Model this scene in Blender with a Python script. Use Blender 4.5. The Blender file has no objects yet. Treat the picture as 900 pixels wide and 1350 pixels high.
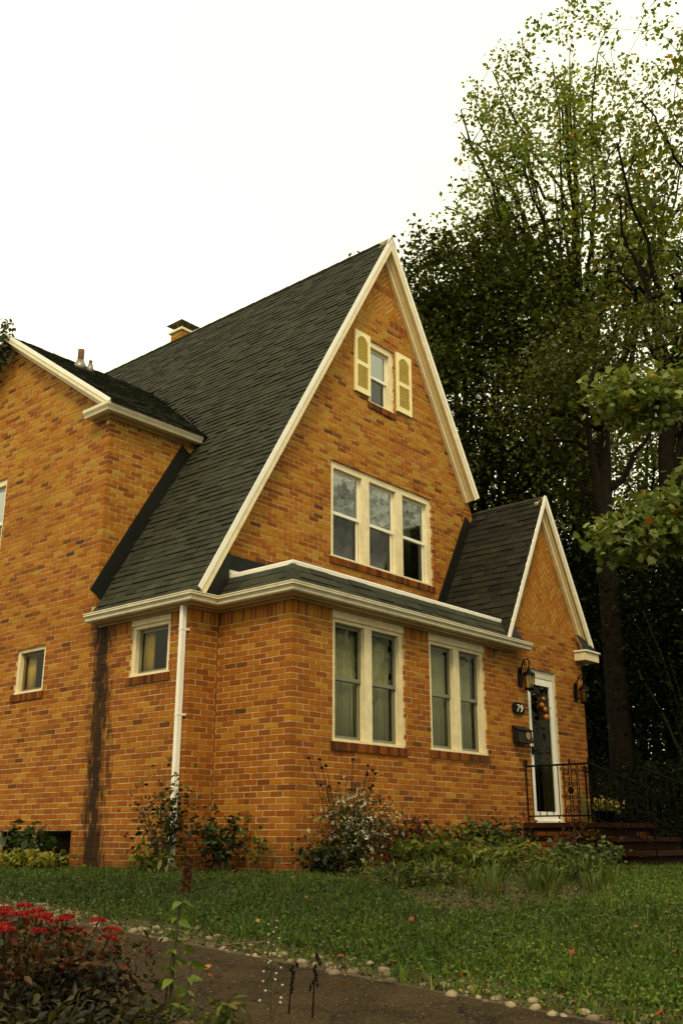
import bpy, math, random
import numpy as np
from mathutils import Vector
rnd = random.Random(7)
rng = np.random.default_rng(7)
SC = bpy.context.scene
COL = SC.collection

# ------------------------------------------------------------------ camera
F_PX, YAW, PITCH = 1318.0, 0.85676, 0.31366
CAM = np.array([-8.145, -7.805, 0.2686])
fw = np.array([math.sin(YAW)*math.cos(PITCH), math.cos(YAW)*math.cos(PITCH), math.sin(PITCH)])
rt = np.array([math.cos(YAW), -math.sin(YAW), 0.0]); up = np.cross(rt, fw)
cd = bpy.data.cameras.new('camera'); cam = bpy.data.objects.new('camera', cd); COL.objects.link(cam)
cam.location = CAM; cam.rotation_euler = Vector(fw).to_track_quat('-Z', 'Y').to_euler()
cd.sensor_fit = 'VERTICAL'; cd.sensor_height = 36; cd.lens = F_PX/1350*36
cd.clip_start = .05; cd.clip_end = 3000
SC.camera = cam

# ------------------------------------------------------------------ sky and sun (bright overcast)
SUN_EL, SUN_AZ = math.radians(50), math.radians(232)     # azimuth measured from +Y towards +X
w = bpy.data.worlds.new('World'); SC.world = w; w.use_nodes = True
nt = w.node_tree; nt.nodes.clear()
sky = nt.nodes.new('ShaderNodeTexSky'); sky.sky_type = 'NISHITA'; sky.sun_disc = False
sky.sun_elevation = SUN_EL; sky.sun_rotation = SUN_AZ; sky.dust_density = 4; sky.altitude = 50
cl = nt.nodes.new('ShaderNodeTexNoise'); cl.inputs['Scale'].default_value = 1.6; cl.inputs['Detail'].default_value = 5
rp = nt.nodes.new('ShaderNodeValToRGB')
rp.color_ramp.elements[0].position = .3; rp.color_ramp.elements[0].color = (9.6, 9.1, 6.45, 1)
rp.color_ramp.elements[1].position = .7; rp.color_ramp.elements[1].color = (10.6, 10.1, 7.2, 1)
mx = nt.nodes.new('ShaderNodeMix'); mx.data_type = 'RGBA'; mx.inputs[0].default_value = .93
bg = nt.nodes.new('ShaderNodeBackground'); bg.inputs[1].default_value = .10
wo = nt.nodes.new('ShaderNodeOutputWorld')
tc = nt.nodes.new('ShaderNodeTexCoord')
L = nt.links.new
L(tc.outputs['Generated'], cl.inputs['Vector']); L(cl.outputs['Fac'], rp.inputs[0])
L(sky.outputs[0], mx.inputs[6]); L(rp.outputs[0], mx.inputs[7]); L(mx.outputs[2], bg.inputs[0]); L(bg.outputs[0], wo.inputs[0])
sd = bpy.data.lights.new('sun', 'SUN'); sun = bpy.data.objects.new('sun', sd); COL.objects.link(sun)
sd.energy = 1.5; sd.angle = math.radians(14); sd.color = (1, .86, .58)
sdir = Vector((math.sin(SUN_AZ)*math.cos(SUN_EL), math.cos(SUN_AZ)*math.cos(SUN_EL), math.sin(SUN_EL)))
sun.rotation_euler = sdir.to_track_quat('Z', 'Y').to_euler(); sun.location = (-10, -12, 20)
SC.view_settings.view_transform = 'Standard'; SC.view_settings.look = 'None'
SC.view_settings.exposure = 0.62; SC.view_settings.gamma = 1; SC.view_settings.use_curve_mapping = False
SC.cycles.max_bounces = 7; SC.cycles.transparent_max_bounces = 12

# ------------------------------------------------------------------ helpers
def at(px, py, dist):            # a point seen at that place of the picture, at a horizontal distance
    d = (px-450)/F_PX*rt-(py-675)/F_PX*up+fw
    return CAM+d*dist/math.hypot(d[0], d[1])
N2 = (math.sin(YAW), math.cos(YAW))
def zg(x, y):
    t = np.clip((-.8-(N2[0]*np.asarray(x)+N2[1]*np.asarray(y)))/9, 0, 1)
    return -.12-.5*t*t*(3-2*t)
def tag(o, label=None, cat=None, group=None, kind=None):
    for k, v in (('label', label), ('category', cat), ('group', group), ('kind', kind)):
        if v: o[k] = v
    return o
def link(name, me, parent=None):
    o = bpy.data.objects.new(name, me); COL.objects.link(o)
    if parent is not None: o.parent = parent
    return o
def empty(name, loc=(0, 0, 0)):
    o = bpy.data.objects.new(name, None); COL.objects.link(o); o.location = loc; o.empty_display_size = .2
    return o
def np_mesh(name, V, Fc, mat, cols=None, tint=None, smooth=False):
    V = np.asarray(V, np.float32); Fc = np.asarray(Fc, np.int32); k = Fc.shape[1]
    me = bpy.data.meshes.new(name)
    me.vertices.add(len(V)); me.vertices.foreach_set('co', V.ravel())
    me.loops.add(Fc.size); me.loops.foreach_set('vertex_index', Fc.ravel())
    me.polygons.add(len(Fc)); me.polygons.foreach_set('loop_start', np.arange(0, Fc.size, k, dtype=np.int32))
    me.polygons.foreach_set('loop_total', np.full(len(Fc), k, np.int32))
    if smooth: me.polygons.foreach_set('use_smooth', np.ones(len(Fc), bool))
    me.update(calc_edges=True)
    if cols is not None:
        a = me.attributes.new('Col', 'FLOAT_COLOR', 'POINT')
        a.data.foreach_set('color', np.concatenate([cols, np.ones((len(cols), 1))], 1).astype(np.float32).ravel())
    me.materials.append(mat)
    return me
class MB:
    def __init__(s): s.v = []; s.f = []; s.t = []
    def raw(s, vs, fs, t=0):
        b = len(s.v); s.v += [tuple(map(float, q)) for q in vs]
        for q in fs: s.f.append(tuple(b+i for i in q)); s.t.append(t)
        return s
    def box(s, a, b, t=0):
        x0, x1 = sorted((a[0], b[0])); y0, y1 = sorted((a[1], b[1])); z0, z1 = sorted((a[2], b[2]))
        return s.raw([(x0, y0, z0), (x1, y0, z0), (x1, y1, z0), (x0, y1, z0), (x0, y0, z1), (x1, y0, z1), (x1, y1, z1), (x0, y1, z1)],
                     [(0, 3, 2, 1), (4, 5, 6, 7), (0, 1, 5, 4), (1, 2, 6, 5), (2, 3, 7, 6), (3, 0, 4, 7)], t)
    def para(s, o, a, b, c, t=0):           # parallelepiped
        o, a, b, c = (np.array(q, float) for q in (o, a, b, c))
        if np.dot(np.cross(a, b), c) < 0: a, b = b, a
        return s.raw([o, o+a, o+a+b, o+b, o+c, o+a+c, o+a+b+c, o+b+c],
                     [(0, 3, 2, 1), (4, 5, 6, 7), (0, 1, 5, 4), (1, 2, 6, 5), (2, 3, 7, 6), (3, 0, 4, 7)], t)
    def prism(s, poly, ext, t=0):           # planar polygon pushed along ext
        P = [np.array(q, float) for q in poly]; e = np.array(ext, float); n = len(P)
        nn = sum(np.cross(P[i]-P[0], P[(i+1) % n]-P[0]) for i in range(1, n))
        if np.dot(nn, e) < 0: P = P[::-1]
        return s.raw(P+[q+e for q in P], [tuple(range(n-1, -1, -1)), tuple(range(n, 2*n))]+[(i, (i+1) % n, n+(i+1) % n, n+i) for i in range(n)], t)
    def tube(s, pts, rad, sides=6, t=0, cap=True):
        P = [np.array(q, float) for q in pts]; n = len(P)
        if not hasattr(rad, '__len__'): rad = [rad]*n
        d0 = P[1]-P[0]; a = np.cross(d0, (0, 0, 1) if abs(d0[2]) < .9*np.linalg.norm(d0) else (1, 0, 0)); a /= np.linalg.norm(a)
        b0 = len(s.v)
        for i in range(n):
            d = P[min(i+1, n-1)]-P[max(i-1, 0)]; d = d/(np.linalg.norm(d)+1e-9)
            a = a-d*np.dot(a, d); a /= np.linalg.norm(a)+1e-9; c = np.cross(d, a)
            for j in range(sides):
                th = 2*math.pi*j/sides; s.v.append(tuple(P[i]+rad[i]*(a*math.cos(th)+c*math.sin(th))))
        for i in range(n-1):
            for j in range(sides):
                j2 = (j+1) % sides
                s.f.append((b0+i*sides+j, b0+i*sides+j2, b0+(i+1)*sides+j2, b0+(i+1)*sides+j)); s.t.append(t)
        if cap:
            s.f.append(tuple(b0+j for j in range(sides-1, -1, -1))); s.t.append(t)
            s.f.append(tuple(b0+(n-1)*sides+j for j in range(sides))); s.t.append(t)
        return s
    def lathe(s, c, prof, sides=10, t=0):   # prof: (r, z) from the bottom up
        c = np.array(c, float)
        return s.tube([c+np.array((0, 0, z)) for r, z in prof], [max(r, 1e-4) for r, z in prof], sides, t)
    def blob(s, c, r, seg=8, rings=5, jit=0, t=0):
        c = np.array(c, float); r = np.array(r if hasattr(r, '__len__') else (r, r, r), float); b = len(s.v)
        s.v.append(tuple(c+r*(0, 0, -1)))
        for i in range(1, rings):
            ph = -math.pi/2+math.pi*i/rings
            for j in range(seg):
                th = 2*math.pi*j/seg; k = 1+rnd.uniform(-jit, jit)
                s.v.append(tuple(c+k*r*(math.cos(ph)*math.cos(th), math.cos(ph)*math.sin(th), math.sin(ph))))
        s.v.append(tuple(c+r*(0, 0, 1))); e = len(s.v)-1
        for j in range(seg):
            s.f.append((b, b+1+(j+1) % seg, b+1+j)); s.t.append(t)
            s.f.append((e, e-seg+j, e-seg+(j+1) % seg)); s.t.append(t)
            for i in range(rings-2):
                q = b+1+i*seg; s.f.append((q+j, q+(j+1) % seg, q+seg+(j+1) % seg, q+seg+j)); s.t.append(t)
        return s
    def mesh(s, name, mat, smooth=False):
        me = bpy.data.meshes.new(name); me.from_pydata(s.v, [], s.f); me.materials.append(mat)
        if any(s.t):
            a = me.attributes.new('tint', 'FLOAT', 'FACE'); a.data.foreach_set('value', np.array(s.t, np.float32))
        if smooth: me.polygons.foreach_set('use_smooth', np.ones(len(me.polygons), bool))
        me.update(); return me
    def build(s, name, mat, parent=None, smooth=False): return link(name, s.mesh(name, mat, smooth), parent)

# ------------------------------------------------------------------ materials
def mat(name, base, rough=.6, var=.15, scale=6, bump=.0, bscale=40, spec=.4, metal=0, hook=None, second=None):
    m = bpy.data.materials.new(name); m.use_nodes = True; n = m.node_tree.nodes; l = m.node_tree.links.new
    b = n['Principled BSDF']; b.inputs['Roughness'].default_value = rough
    b.inputs['Specular IOR Level'].default_value = spec; b.inputs['Metallic'].default_value = metal
    geo = n.new('ShaderNodeNewGeometry')
    nz = n.new('ShaderNodeTexNoise'); nz.inputs['Scale'].default_value = scale; nz.inputs['Detail'].default_value = 6; nz.inputs['Roughness'].default_value = .62
    l(geo.outputs['Position'], nz.inputs['Vector'])
    r = n.new('ShaderNodeValToRGB'); r.color_ramp.elements[0].position = .3; r.color_ramp.elements[1].position = .7
    s2 = second or tuple(c*(1+var) for c in base)
    r.color_ramp.elements[0].color = tuple(c*(1-var) for c in base)+(1,) if not second else tuple(base)+(1,)
    r.color_ramp.elements[1].color = tuple(s2)+(1,)
    l(nz.outputs['Fac'], r.inputs[0]); out = r.outputs[0]
    if hook: out = hook(m, n, l, out, geo)
    l(out, b.inputs['Base Color'])
    if bump:
        n2 = n.new('ShaderNodeTexNoise'); n2.inputs['Scale'].default_value = bscale; n2.inputs['Detail'].default_value = 5
        l(geo.outputs['Position'], n2.inputs['Vector'])
        bp = n.new('ShaderNodeBump'); bp.inputs['Strength'].default_value = bump; bp.inputs['Distance'].default_value = .01
        l(n2.outputs['Fac'], bp.inputs['Height']); l(bp.outputs[0], b.inputs['Normal'])
    return m
def math_n(n, l, op, a, b=None, clamp=False):
    q = n.new('ShaderNodeMath'); q.operation = op; q.use_clamp = clamp
    for i, v in enumerate((a, b)):
        if v is None: continue
        if isinstance(v, (int, float)): q.inputs[i].default_value = v
        else: l(v, q.inputs[i])
    return q.outputs[0]
def mul_col(n, l, col, fac, dark=(.03, .02, .012)):
    q = n.new('ShaderNodeMix'); q.data_type = 'RGBA'; l(fac, q.inputs[0]); l(col, q.inputs[6]); q.inputs[7].default_value = dark+(1,)
    return q.outputs[2]
def grime_and_shade(m, n, l, col, geo):      # the dark leak below the end of the eave gutter, damp at the wall foot, and painted shade toward the base
    sp = n.new('ShaderNodeSeparateXYZ'); l(geo.outputs['Position'], sp.inputs[0]); x, y, z = sp.outputs
    mp = n.new('ShaderNodeMapping'); mp.inputs['Scale'].default_value = (1, 1, .28); l(geo.outputs['Position'], mp.inputs['Vector'])
    nz = n.new('ShaderNodeTexNoise'); nz.inputs['Scale'].default_value = 5; nz.inputs['Detail'].default_value = 6; l(mp.outputs[0], nz.inputs['Vector'])
    n9 = n.new('ShaderNodeTexNoise'); n9.inputs['Scale'].default_value = 22; n9.inputs['Detail'].default_value = 5; l(mp.outputs[0], n9.inputs['Vector'])
    nf = math_n(n, l, 'ADD', math_n(n, l, 'MULTIPLY', math_n(n, l, 'SUBTRACT', nz.outputs[0], .5), .45), math_n(n, l, 'MULTIPLY', math_n(n, l, 'SUBTRACT', n9.outputs[0], .5), .5))
    d = math_n(n, l, 'ABSOLUTE', math_n(n, l, 'SUBTRACT', math_n(n, l, 'ADD', y, math_n(n, l, 'MULTIPLY', z, -.03)), 2.90))
    k = math_n(n, l, 'MULTIPLY', math_n(n, l, 'SUBTRACT', .27, math_n(n, l, 'ADD', d, nf)), 6, True)
    k = math_n(n, l, 'MULTIPLY', k, math_n(n, l, 'LESS_THAN', x, -.3))
    k = math_n(n, l, 'MULTIPLY', k, math_n(n, l, 'MULTIPLY', math_n(n, l, 'SUBTRACT', 3.1, z), 6, True), True)
    col = mul_col(n, l, col, math_n(n, l, 'MULTIPLY', k, .93), (.012, .009, .005))
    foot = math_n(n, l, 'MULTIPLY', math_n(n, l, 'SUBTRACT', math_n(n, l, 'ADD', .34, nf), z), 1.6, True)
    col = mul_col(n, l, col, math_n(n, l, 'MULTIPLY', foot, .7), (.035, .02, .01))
    # streaks where water runs off the corner of the dormer wing, sills and patches
    n3 = n.new('ShaderNodeTexNoise'); n3.inputs['Scale'].default_value = .9; n3.inputs['Detail'].default_value = 5; l(geo.outputs['Position'], n3.inputs['Vector'])
    pt = math_n(n, l, 'MULTIPLY', math_n(n, l, 'SUBTRACT', n3.outputs[0], .54), 2.2, True)
    return mul_col(n, l, col, math_n(n, l, 'MULTIPLY', pt, .5), (.14, .055, .008))
def brick_hook(m, n, l, col, geo):
    a = n.new('ShaderNodeAttribute'); a.attribute_name = 'tint'
    o = n.new('ShaderNodeAttribute'); o.attribute_type = 'OBJECT'; o.attribute_name = 'tint'
    t = math_n(n, l, 'ADD', a.outputs['Fac'], o.outputs['Fac'])
    r = n.new('ShaderNodeValToRGB'); cr = r.color_ramp
    st = [(0, (.04, .015, .005)), (.07, (.12, .036, .005)), (.2, (.24, .062, .005)), (.45, (.345, .102, .006)), (.7, (.395, .150, .009)), (.9, (.43, .205, .016)), (1, (.38, .22, .03))]
    cr.elements[0].position = 0; cr.elements[0].color = st[0][1]+(1,); cr.elements[1].position = 1; cr.elements[1].color = st[-1][1]+(1,)
    for p_, c_ in st[1:-1]: e = cr.elements.new(p_); e.color = c_+(1,)
    l(t, r.inputs[0])
    nz = n.new('ShaderNodeTexNoise'); nz.inputs['Scale'].default_value = 55; nz.inputs['Detail'].default_value = 4; l(geo.outputs['Position'], nz.inputs['Vector'])
    sp = math_n(n, l, 'MULTIPLY', math_n(n, l, 'SUBTRACT', nz.outputs[0], .5), 2.6, True)
    c = mul_col(n, l, r.outputs[0], math_n(n, l, 'MULTIPLY', sp, .8), (.10, .04, .012))
    return grime_and_shade(m, n, l, c, geo)
def col_hook(m, n, l, col, geo):
    a = n.new('ShaderNodeAttribute'); a.attribute_name = 'Col'
    q = n.new('ShaderNodeMix'); q.data_type = 'RGBA'; q.blend_type = 'MULTIPLY'; q.inputs[0].default_value = 1; l(a.outputs['Color'], q.inputs[6]); l(col, q.inputs[7])
    return q.outputs[2]
def tint_hook(lo, hi):
    def h(m, n, l, col, geo):
        a = n.new('ShaderNodeAttribute'); a.attribute_name = 'tint'
        o = n.new('ShaderNodeAttribute'); o.attribute_type = 'OBJECT'; o.attribute_name = 'tint'
        r = n.new('ShaderNodeValToRGB'); r.color_ramp.elements[0].color = lo+(1,); r.color_ramp.elements[1].color = hi+(1,)
        l(math_n(n, l, 'ADD', a.outputs['Fac'], o.outputs['Fac']), r.inputs[0])
        q = n.new('ShaderNodeMix'); q.data_type = 'RGBA'; q.blend_type = 'MULTIPLY'; q.inputs[0].default_value = 1; l(r.outputs[0], q.inputs[6]); l(col, q.inputs[7])
        return q.outputs[2]
    return h
def crack_hook(m, n, l, col, geo):
    v = n.new('ShaderNodeTexVoronoi'); v.feature = 'DISTANCE_TO_EDGE'; v.inputs['Scale'].default_value = 1.7
    nz = n.new('ShaderNodeTexNoise'); nz.inputs['Scale'].default_value = 4; nz.inputs['Detail'].default_value = 5; l(geo.outputs['Position'], nz.inputs['Vector'])
    mxv = n.new('ShaderNodeMix'); mxv.data_type = 'RGBA'; mxv.inputs[0].default_value = .22; l(geo.outputs['Position'], mxv.inputs[6]); l(nz.outputs['Color'], mxv.inputs[7]); l(mxv.outputs[2], v.inputs['Vector'])
    k = math_n(n, l, 'MULTIPLY', math_n(n, l, 'SUBTRACT', .012, v.outputs['Distance']), 120, True)
    col = mul_col(n, l, col, math_n(n, l, 'MULTIPLY', k, .8), (.006, .004, .002))
    g = n.new('ShaderNodeTexNoise'); g.inputs['Scale'].default_value = 75; g.inputs['Detail'].default_value = 3; l(geo.outputs['Position'], g.inputs['Vector'])
    return mul_col(n, l, col, math_n(n, l, 'MULTIPLY', math_n(n, l, 'SUBTRACT', g.outputs[0], .56), 5, True), (.11, .075, .035))
def leaf_mat(name, trans=.3, rough=.5, spec=.25):
    m = mat(name, (.85, .85, .85), rough, .25, 1.3, spec=spec, hook=col_hook)
    n = m.node_tree.nodes; l = m.node_tree.links.new; b = n['Principled BSDF']
    src = b.inputs['Base Color'].links[0].from_socket
    t = n.new('ShaderNodeBsdfTranslucent'); g = n.new('ShaderNodeMix'); g.data_type = 'RGBA'; g.blend_type = 'MULTIPLY'; g.inputs[0].default_value = 1
    l(src, g.inputs[6]); g.inputs[7].default_value = (1.25, 1.2, .55, 1); l(g.outputs[2], t.inputs[0])
    ms = n.new('ShaderNodeMixShader'); ms.inputs[0].default_value = trans
    l(b.outputs[0], ms.inputs[1]); l(t.outputs[0], ms.inputs[2]); l(ms.outputs[0], n['Material Output'].inputs[0])
    return m
def glass_mat(name, tintc=(.85, .9, .85), spec=1.0, wavy=.0, rough=.01):
    m = bpy.data.materials.new(name); m.use_nodes = True; n = m.node_tree.nodes; l = m.node_tree.links.new; n.clear()
    tr = n.new('ShaderNodeBsdfTransparent'); tr.inputs[0].default_value = tintc+(1,)
    gl = n.new('ShaderNodeBsdfGlossy'); gl.inputs['Roughness'].default_value = rough; gl.inputs[0].default_value = (.95, .95, .9, 1)
    ge = n.new('ShaderNodeNewGeometry'); dp = n.new('ShaderNodeVectorMath'); dp.operation = 'DOT_PRODUCT'
    l(ge.outputs['Normal'], dp.inputs[0]); l(ge.outputs['Incoming'], dp.inputs[1])
    k = math_n(n, l, 'POWER', math_n(n, l, 'SUBTRACT', 1.0, math_n(n, l, 'ABSOLUTE', dp.outputs['Value'])), 5)
    f2 = math_n(n, l, 'MULTIPLY', math_n(n, l, 'ADD', math_n(n, l, 'MULTIPLY', k, .95), .045), spec, True)
    if wavy:
        g = n.new('ShaderNodeNewGeometry'); nz = n.new('ShaderNodeTexNoise'); nz.inputs['Scale'].default_value = 3.5; l(g.outputs['Position'], nz.inputs['Vector'])
        bp = n.new('ShaderNodeBump'); bp.inputs['Strength'].default_value = wavy; bp.inputs['Distance'].default_value = .02; l(nz.outputs[0], bp.inputs['Height']); l(bp.outputs[0], gl.inputs['Normal'])
    ms = n.new('ShaderNodeMixShader'); l(f2, ms.inputs[0]); l(tr.outputs[0], ms.inputs[1]); l(gl.outputs[0], ms.inputs[2])
    o = n.new('ShaderNodeOutputMaterial'); l(ms.outputs[0], o.inputs[0]); return m

M = dict(
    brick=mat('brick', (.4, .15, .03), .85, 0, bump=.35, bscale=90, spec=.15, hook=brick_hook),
    mortar=mat('mortar', (.52, .41, .20), .95, .18, 9, bump=.3, bscale=120, spec=.1, hook=grime_and_shade),
    shingle=mat('shingle', (.85, .85, .85), .9, .25, 3, bump=.6, bscale=160, spec=.2, hook=tint_hook((.019, .019, .011), (.060, .060, .035))),
    oldshingle=mat('old_shingle', (.8, .8, .8), .9, .5, 2.2, bump=.6, bscale=160, spec=.2, hook=tint_hook((.006, .005, .003), (.038, .034, .017))),
    deck=mat('roof_sheathing', (.03, .028, .02), .9),
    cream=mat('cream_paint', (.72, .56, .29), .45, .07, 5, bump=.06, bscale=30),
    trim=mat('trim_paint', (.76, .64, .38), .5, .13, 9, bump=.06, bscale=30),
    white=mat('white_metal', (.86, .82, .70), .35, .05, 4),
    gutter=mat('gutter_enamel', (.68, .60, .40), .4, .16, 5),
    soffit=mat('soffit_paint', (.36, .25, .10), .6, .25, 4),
    darkmetal=mat('dark_flashing', (.009, .009, .006), .5, .3, 4, spec=.25),
    greymetal=mat('grey_metal', (.20, .19, .14), .4, .25, 5, metal=.6),
    rust=mat('rusty_pipe', (.12, .05, .02), .8, .4, 12),
    iron=mat('black_iron', (.004, .0035, .003), .6, .2, 10, spec=.08),
    sash=mat('grey_green_sash', (.17, .17, .11), .45, .12, 6),
    wsash=mat('white_sash', (.80, .78, .66), .4, .05, 6),
    shutter=mat('yellow_shutter', (.84, .72, .36), .5, .06, 5),
    glass=glass_mat('window_glass', (.7, .75, .65), 3.6, .09, .045), scrglass=glass_mat('screened_glass', (.4, .42, .35), 1.3, .1, .06), sglass=glass_mat('side_glass', (.84, .84, .74), .32, .1), dglass=glass_mat('storm_glass', (.6, .65, .55), .12), lglass=glass_mat('lantern_glass', (.85, .75, .45), .6),
    curtain=mat('curtain_cloth', (.40, .40, .27), .9, .1, 3), blind=mat('yellow_blind', (.88, .62, .12), .8, .1, 4),
    room=mat('room_plaster', (.16, .13, .08), .9), doorwood=mat('dark_door', (.006, .005, .003), .9, spec=.03), jamb=mat('stained_jamb', (.16, .10, .04), .5, .3, 14),
    paint=mat('worn_white_paint', (.62, .56, .42), .6, .25, 30),
    soil=mat('soil', (.035, .022, .010), .95, 0, 9, bump=.8, bscale=30, second=(.075, .048, .020)),
    asphalt=mat('worn_asphalt', (.014, .009, .004), .95, 0, 2.2, bump=1.0, bscale=90, second=(.050, .032, .013), spec=.12, hook=crack_hook),
    turf=mat('turf_ground', (.012, .016, .004), .95, 0, 1.3, bump=.7, bscale=60, second=(.030, .034, .008)),
    pebble=mat('river_stone', (.9, .9, .9), .7, .2, 25, spec=.3, hook=tint_hook((.06, .04, .018), (.30, .23, .14))),
    bark=mat('bark', (.009, .006, .003), .95, .45, 7, bump=.9, bscale=18, spec=.1),
    stem=mat('stem', (.035, .035, .012), .8, .3, 12),
    stoopb=mat('stoop_riser', (.020, .009, .004), .95, .4, 8, spec=.05, bump=.3, bscale=60), slab=mat('red_stone_tread', (.034, .012, .005), .9, .35, 6, spec=.08, bump=.3, bscale=60),
    plaque=mat('green_plaque', (.006, .014, .008), .5, spec=.15), digit=mat('number_paint', (.8, .76, .6), .5, .03), box=mat('black_mailbox', (.013, .011, .008), .55, spec=.15), emblem=mat('mailbox_emblem', (.30, .17, .06), .5),
    siding=mat('pale_siding', (.62, .60, .50), .7, .1, 3), leaf=leaf_mat('foliage', .32), deepleaf=leaf_mat('dense_foliage', .15, .8, .05), grass=leaf_mat('grass_blades', .25, .6), petal=leaf_mat('petals', .2, .7),
    pumpkin=mat('pumpkin', (.42, .13, .02), .5, .15, 20), dry=mat('dry_wood', (.11, .065, .028), .9, .3, 20))

# ------------------------------------------------------------------ ground
def sheet(name, xs, ys, dz, m, inside=None):
    X, Y = np.meshgrid(xs, ys); Z = zg(X, Y)+dz
    V = np.stack([X, Y, Z], -1).reshape(-1, 3); nx = len(xs); Fs = []
    for j in range(len(ys)-1):
        for i in range(nx-1):
            if inside is None or inside((xs[i]+xs[i+1])/2, (ys[j]+ys[j+1])/2): Fs.append((j*nx+i, j*nx+i+1, (j+1)*nx+i+1, (j+1)*nx+i))
    return tag(link(name, np_mesh(name, V, Fs, m, smooth=True)), kind='structure')
far = [-900, -300, -120, -60, -35]
gx = far+list(np.arange(-24, 26, .5))+[35, 60, 120, 300, 900]
sheet('ground', gx, gx, 0, M['turf'])
PX0, PX1 = -5.08, -3.93
sheet('path', list(np.linspace(PX0, PX1, 6)), list(np.arange(-24, 26, .4)), .004, M['asphalt'])
sheet('stone_strip_soil', [PX1, -3.8, -3.66, -3.52], list(np.arange(-24, 26, .4)), .004, M['soil'])
BED = [(-.95, 1.2), (-.95, .4), (-.45, -.6), (-.7, -1.4), (-1.3, -2.5), (-1.95, -3.3), (-1.75, -3.75), (-1.1, -3.85), (-.2, -3.85), (.8, -3.4), (2.2, -2.4), (3.6, -1.7), (4.7, -1.3), (4.75, .0), (0, 0), (0, 1.2)]
def in_poly(x, y, P):
    r = False; j = len(P)-1
    for i in range(len(P)):
        if (P[i][1] > y) != (P[j][1] > y) and x < (P[j][0]-P[i][0])*(y-P[i][1])/(P[j][1]-P[i][1])+P[i][0]: r = not r
        j = i
    return r
sheet('garden_bed', list(np.arange(-2.2, 5, .12)), list(np.arange(-4, 1.3, .12)), .008, M['soil'], lambda x, y: in_poly(x, y, BED))
sheet('side_bed', list(np.arange(-1.35, -.42, .15)), list(np.arange(2.6, 9, .3)), .006, M['soil'])
sheet('near_bed', list(np.arange(-10, PX0+.01, .164)), list(np.arange(-10, 8, .4)), .006, M['soil'])

# ------------------------------------------------------------------ brick walls
house = tag(empty('brick_house'), 'orange brick house with a steep shingled gable, sunroom bay and pointed entry', 'house')
CH, BLn, BHt, J = .0677, .2032, .0557, .012
def clip_poly(P, planes):       # convex clip; planes: (a, b, c) keep a*u+b*z<=c
    for a, b, c in planes:
        out = []
        for i in range(len(P)):
            p, q = P[i], P[(i+1) % len(P)]; dp = a*p[0]+b*p[1]-c; dq = a*q[0]+b*q[1]-c
            if dp <= 0: out.append(p)
            if (dp < 0 < dq) or (dq < 0 < dp):
                t = dp/(dp-dq); out.append((p[0]+(q[0]-p[0])*t, p[1]+(q[1]-p[1])*t))
        P = out
        if len(P) < 3: return []
    return P
def area(P): return abs(sum(P[i][0]*P[(i+1) % len(P)][1]-P[(i+1) % len(P)][0]*P[i][1] for i in range(len(P))))/2
def sub_rects(R, ops):
    rs = [R]
    for a0, a1, b0, b1 in ops:
        o = []
        for u0, u1, z0, z1 in rs:
            if u1 <= a0 or u0 >= a1 or z1 <= b0 or z0 >= b1: o.append((u0, u1, z0, z1)); continue
            if u0 < a0: o.append((u0, a0, z0, z1))
            if u1 > a1: o.append((a1, u1, z0, z1))
            m0, m1 = max(u0, a0), min(u1, a1)
            if z0 < b0: o.append((m0, m1, z0, b0))
            if z1 > b1: o.append((m0, m1, b1, z1))
        rs = o
    return rs
class Wall:
    def __init__(s, name, O, u, n):
        s.O, s.u, s.n = np.array(O, float), np.array(u, float), np.array(n, float)
        s.core = MB(); s.name = name
    def P(s, u, z, d): return s.O+s.u*u+np.array((0, 0, z))+s.n*d
FIELD = MB(); STD = []
def tint(z=3):
    r = rnd.random()
    if r < .025: return rnd.uniform(.05, .14)
    if r < .17: return rnd.uniform(.16, .36)
    return min(.98, max(.22, rnd.gauss(.36+.06*min(z, 6), .18)))  # mean drops toward the ground: shade at the base put into the brick colour
def piece(W, poly, depth=.03, t=None, jit=.0018, std=False):
    t = tint(sum(q[1] for q in poly)/len(poly)) if t is None else t
    d0 = rnd.uniform(-jit, jit); ju, jz = rnd.uniform(-.002, .002), rnd.uniform(-.0017, .0017); sk = rnd.uniform(-.0035, .0035); uc = sum(q[0] for q in poly)/len(poly)
    P = [W.P(u+ju, z+jz+sk*(u-uc)*3, d0) for u, z in poly]
    if std:
        c = sum(P)/len(P)
        STD.append((c, W, P, t)); return
    FIELD.prism([q-W.n*depth for q in P], W.n*depth, t)
def brick_rect(W, R, ops, planes, depth=.03, t=None):
    for r in sub_rects(R, ops):
        if r[1]-r[0] < .012 or r[3]-r[2] < .012: continue
        edge = any(abs(r[0]-o[1]) < .012 or abs(r[1]-o[0]) < .012 for o in ops if r[3] > o[2] and r[2] < o[3])
        P = [(r[0], r[2]), (r[1], r[2]), (r[1], r[3]), (r[0], r[3])]
        Q = clip_poly(P, planes) if planes else P
        if len(Q) < 3 or area(Q) < .0004: continue
        full = len(Q) == 4 and abs(area(Q)-(BLn-J)*BHt) < 1e-5 and r[1]-r[0] > .15 and not edge and depth < .05
        piece(W, Q, .1 if edge else depth, t, std=full)
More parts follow.
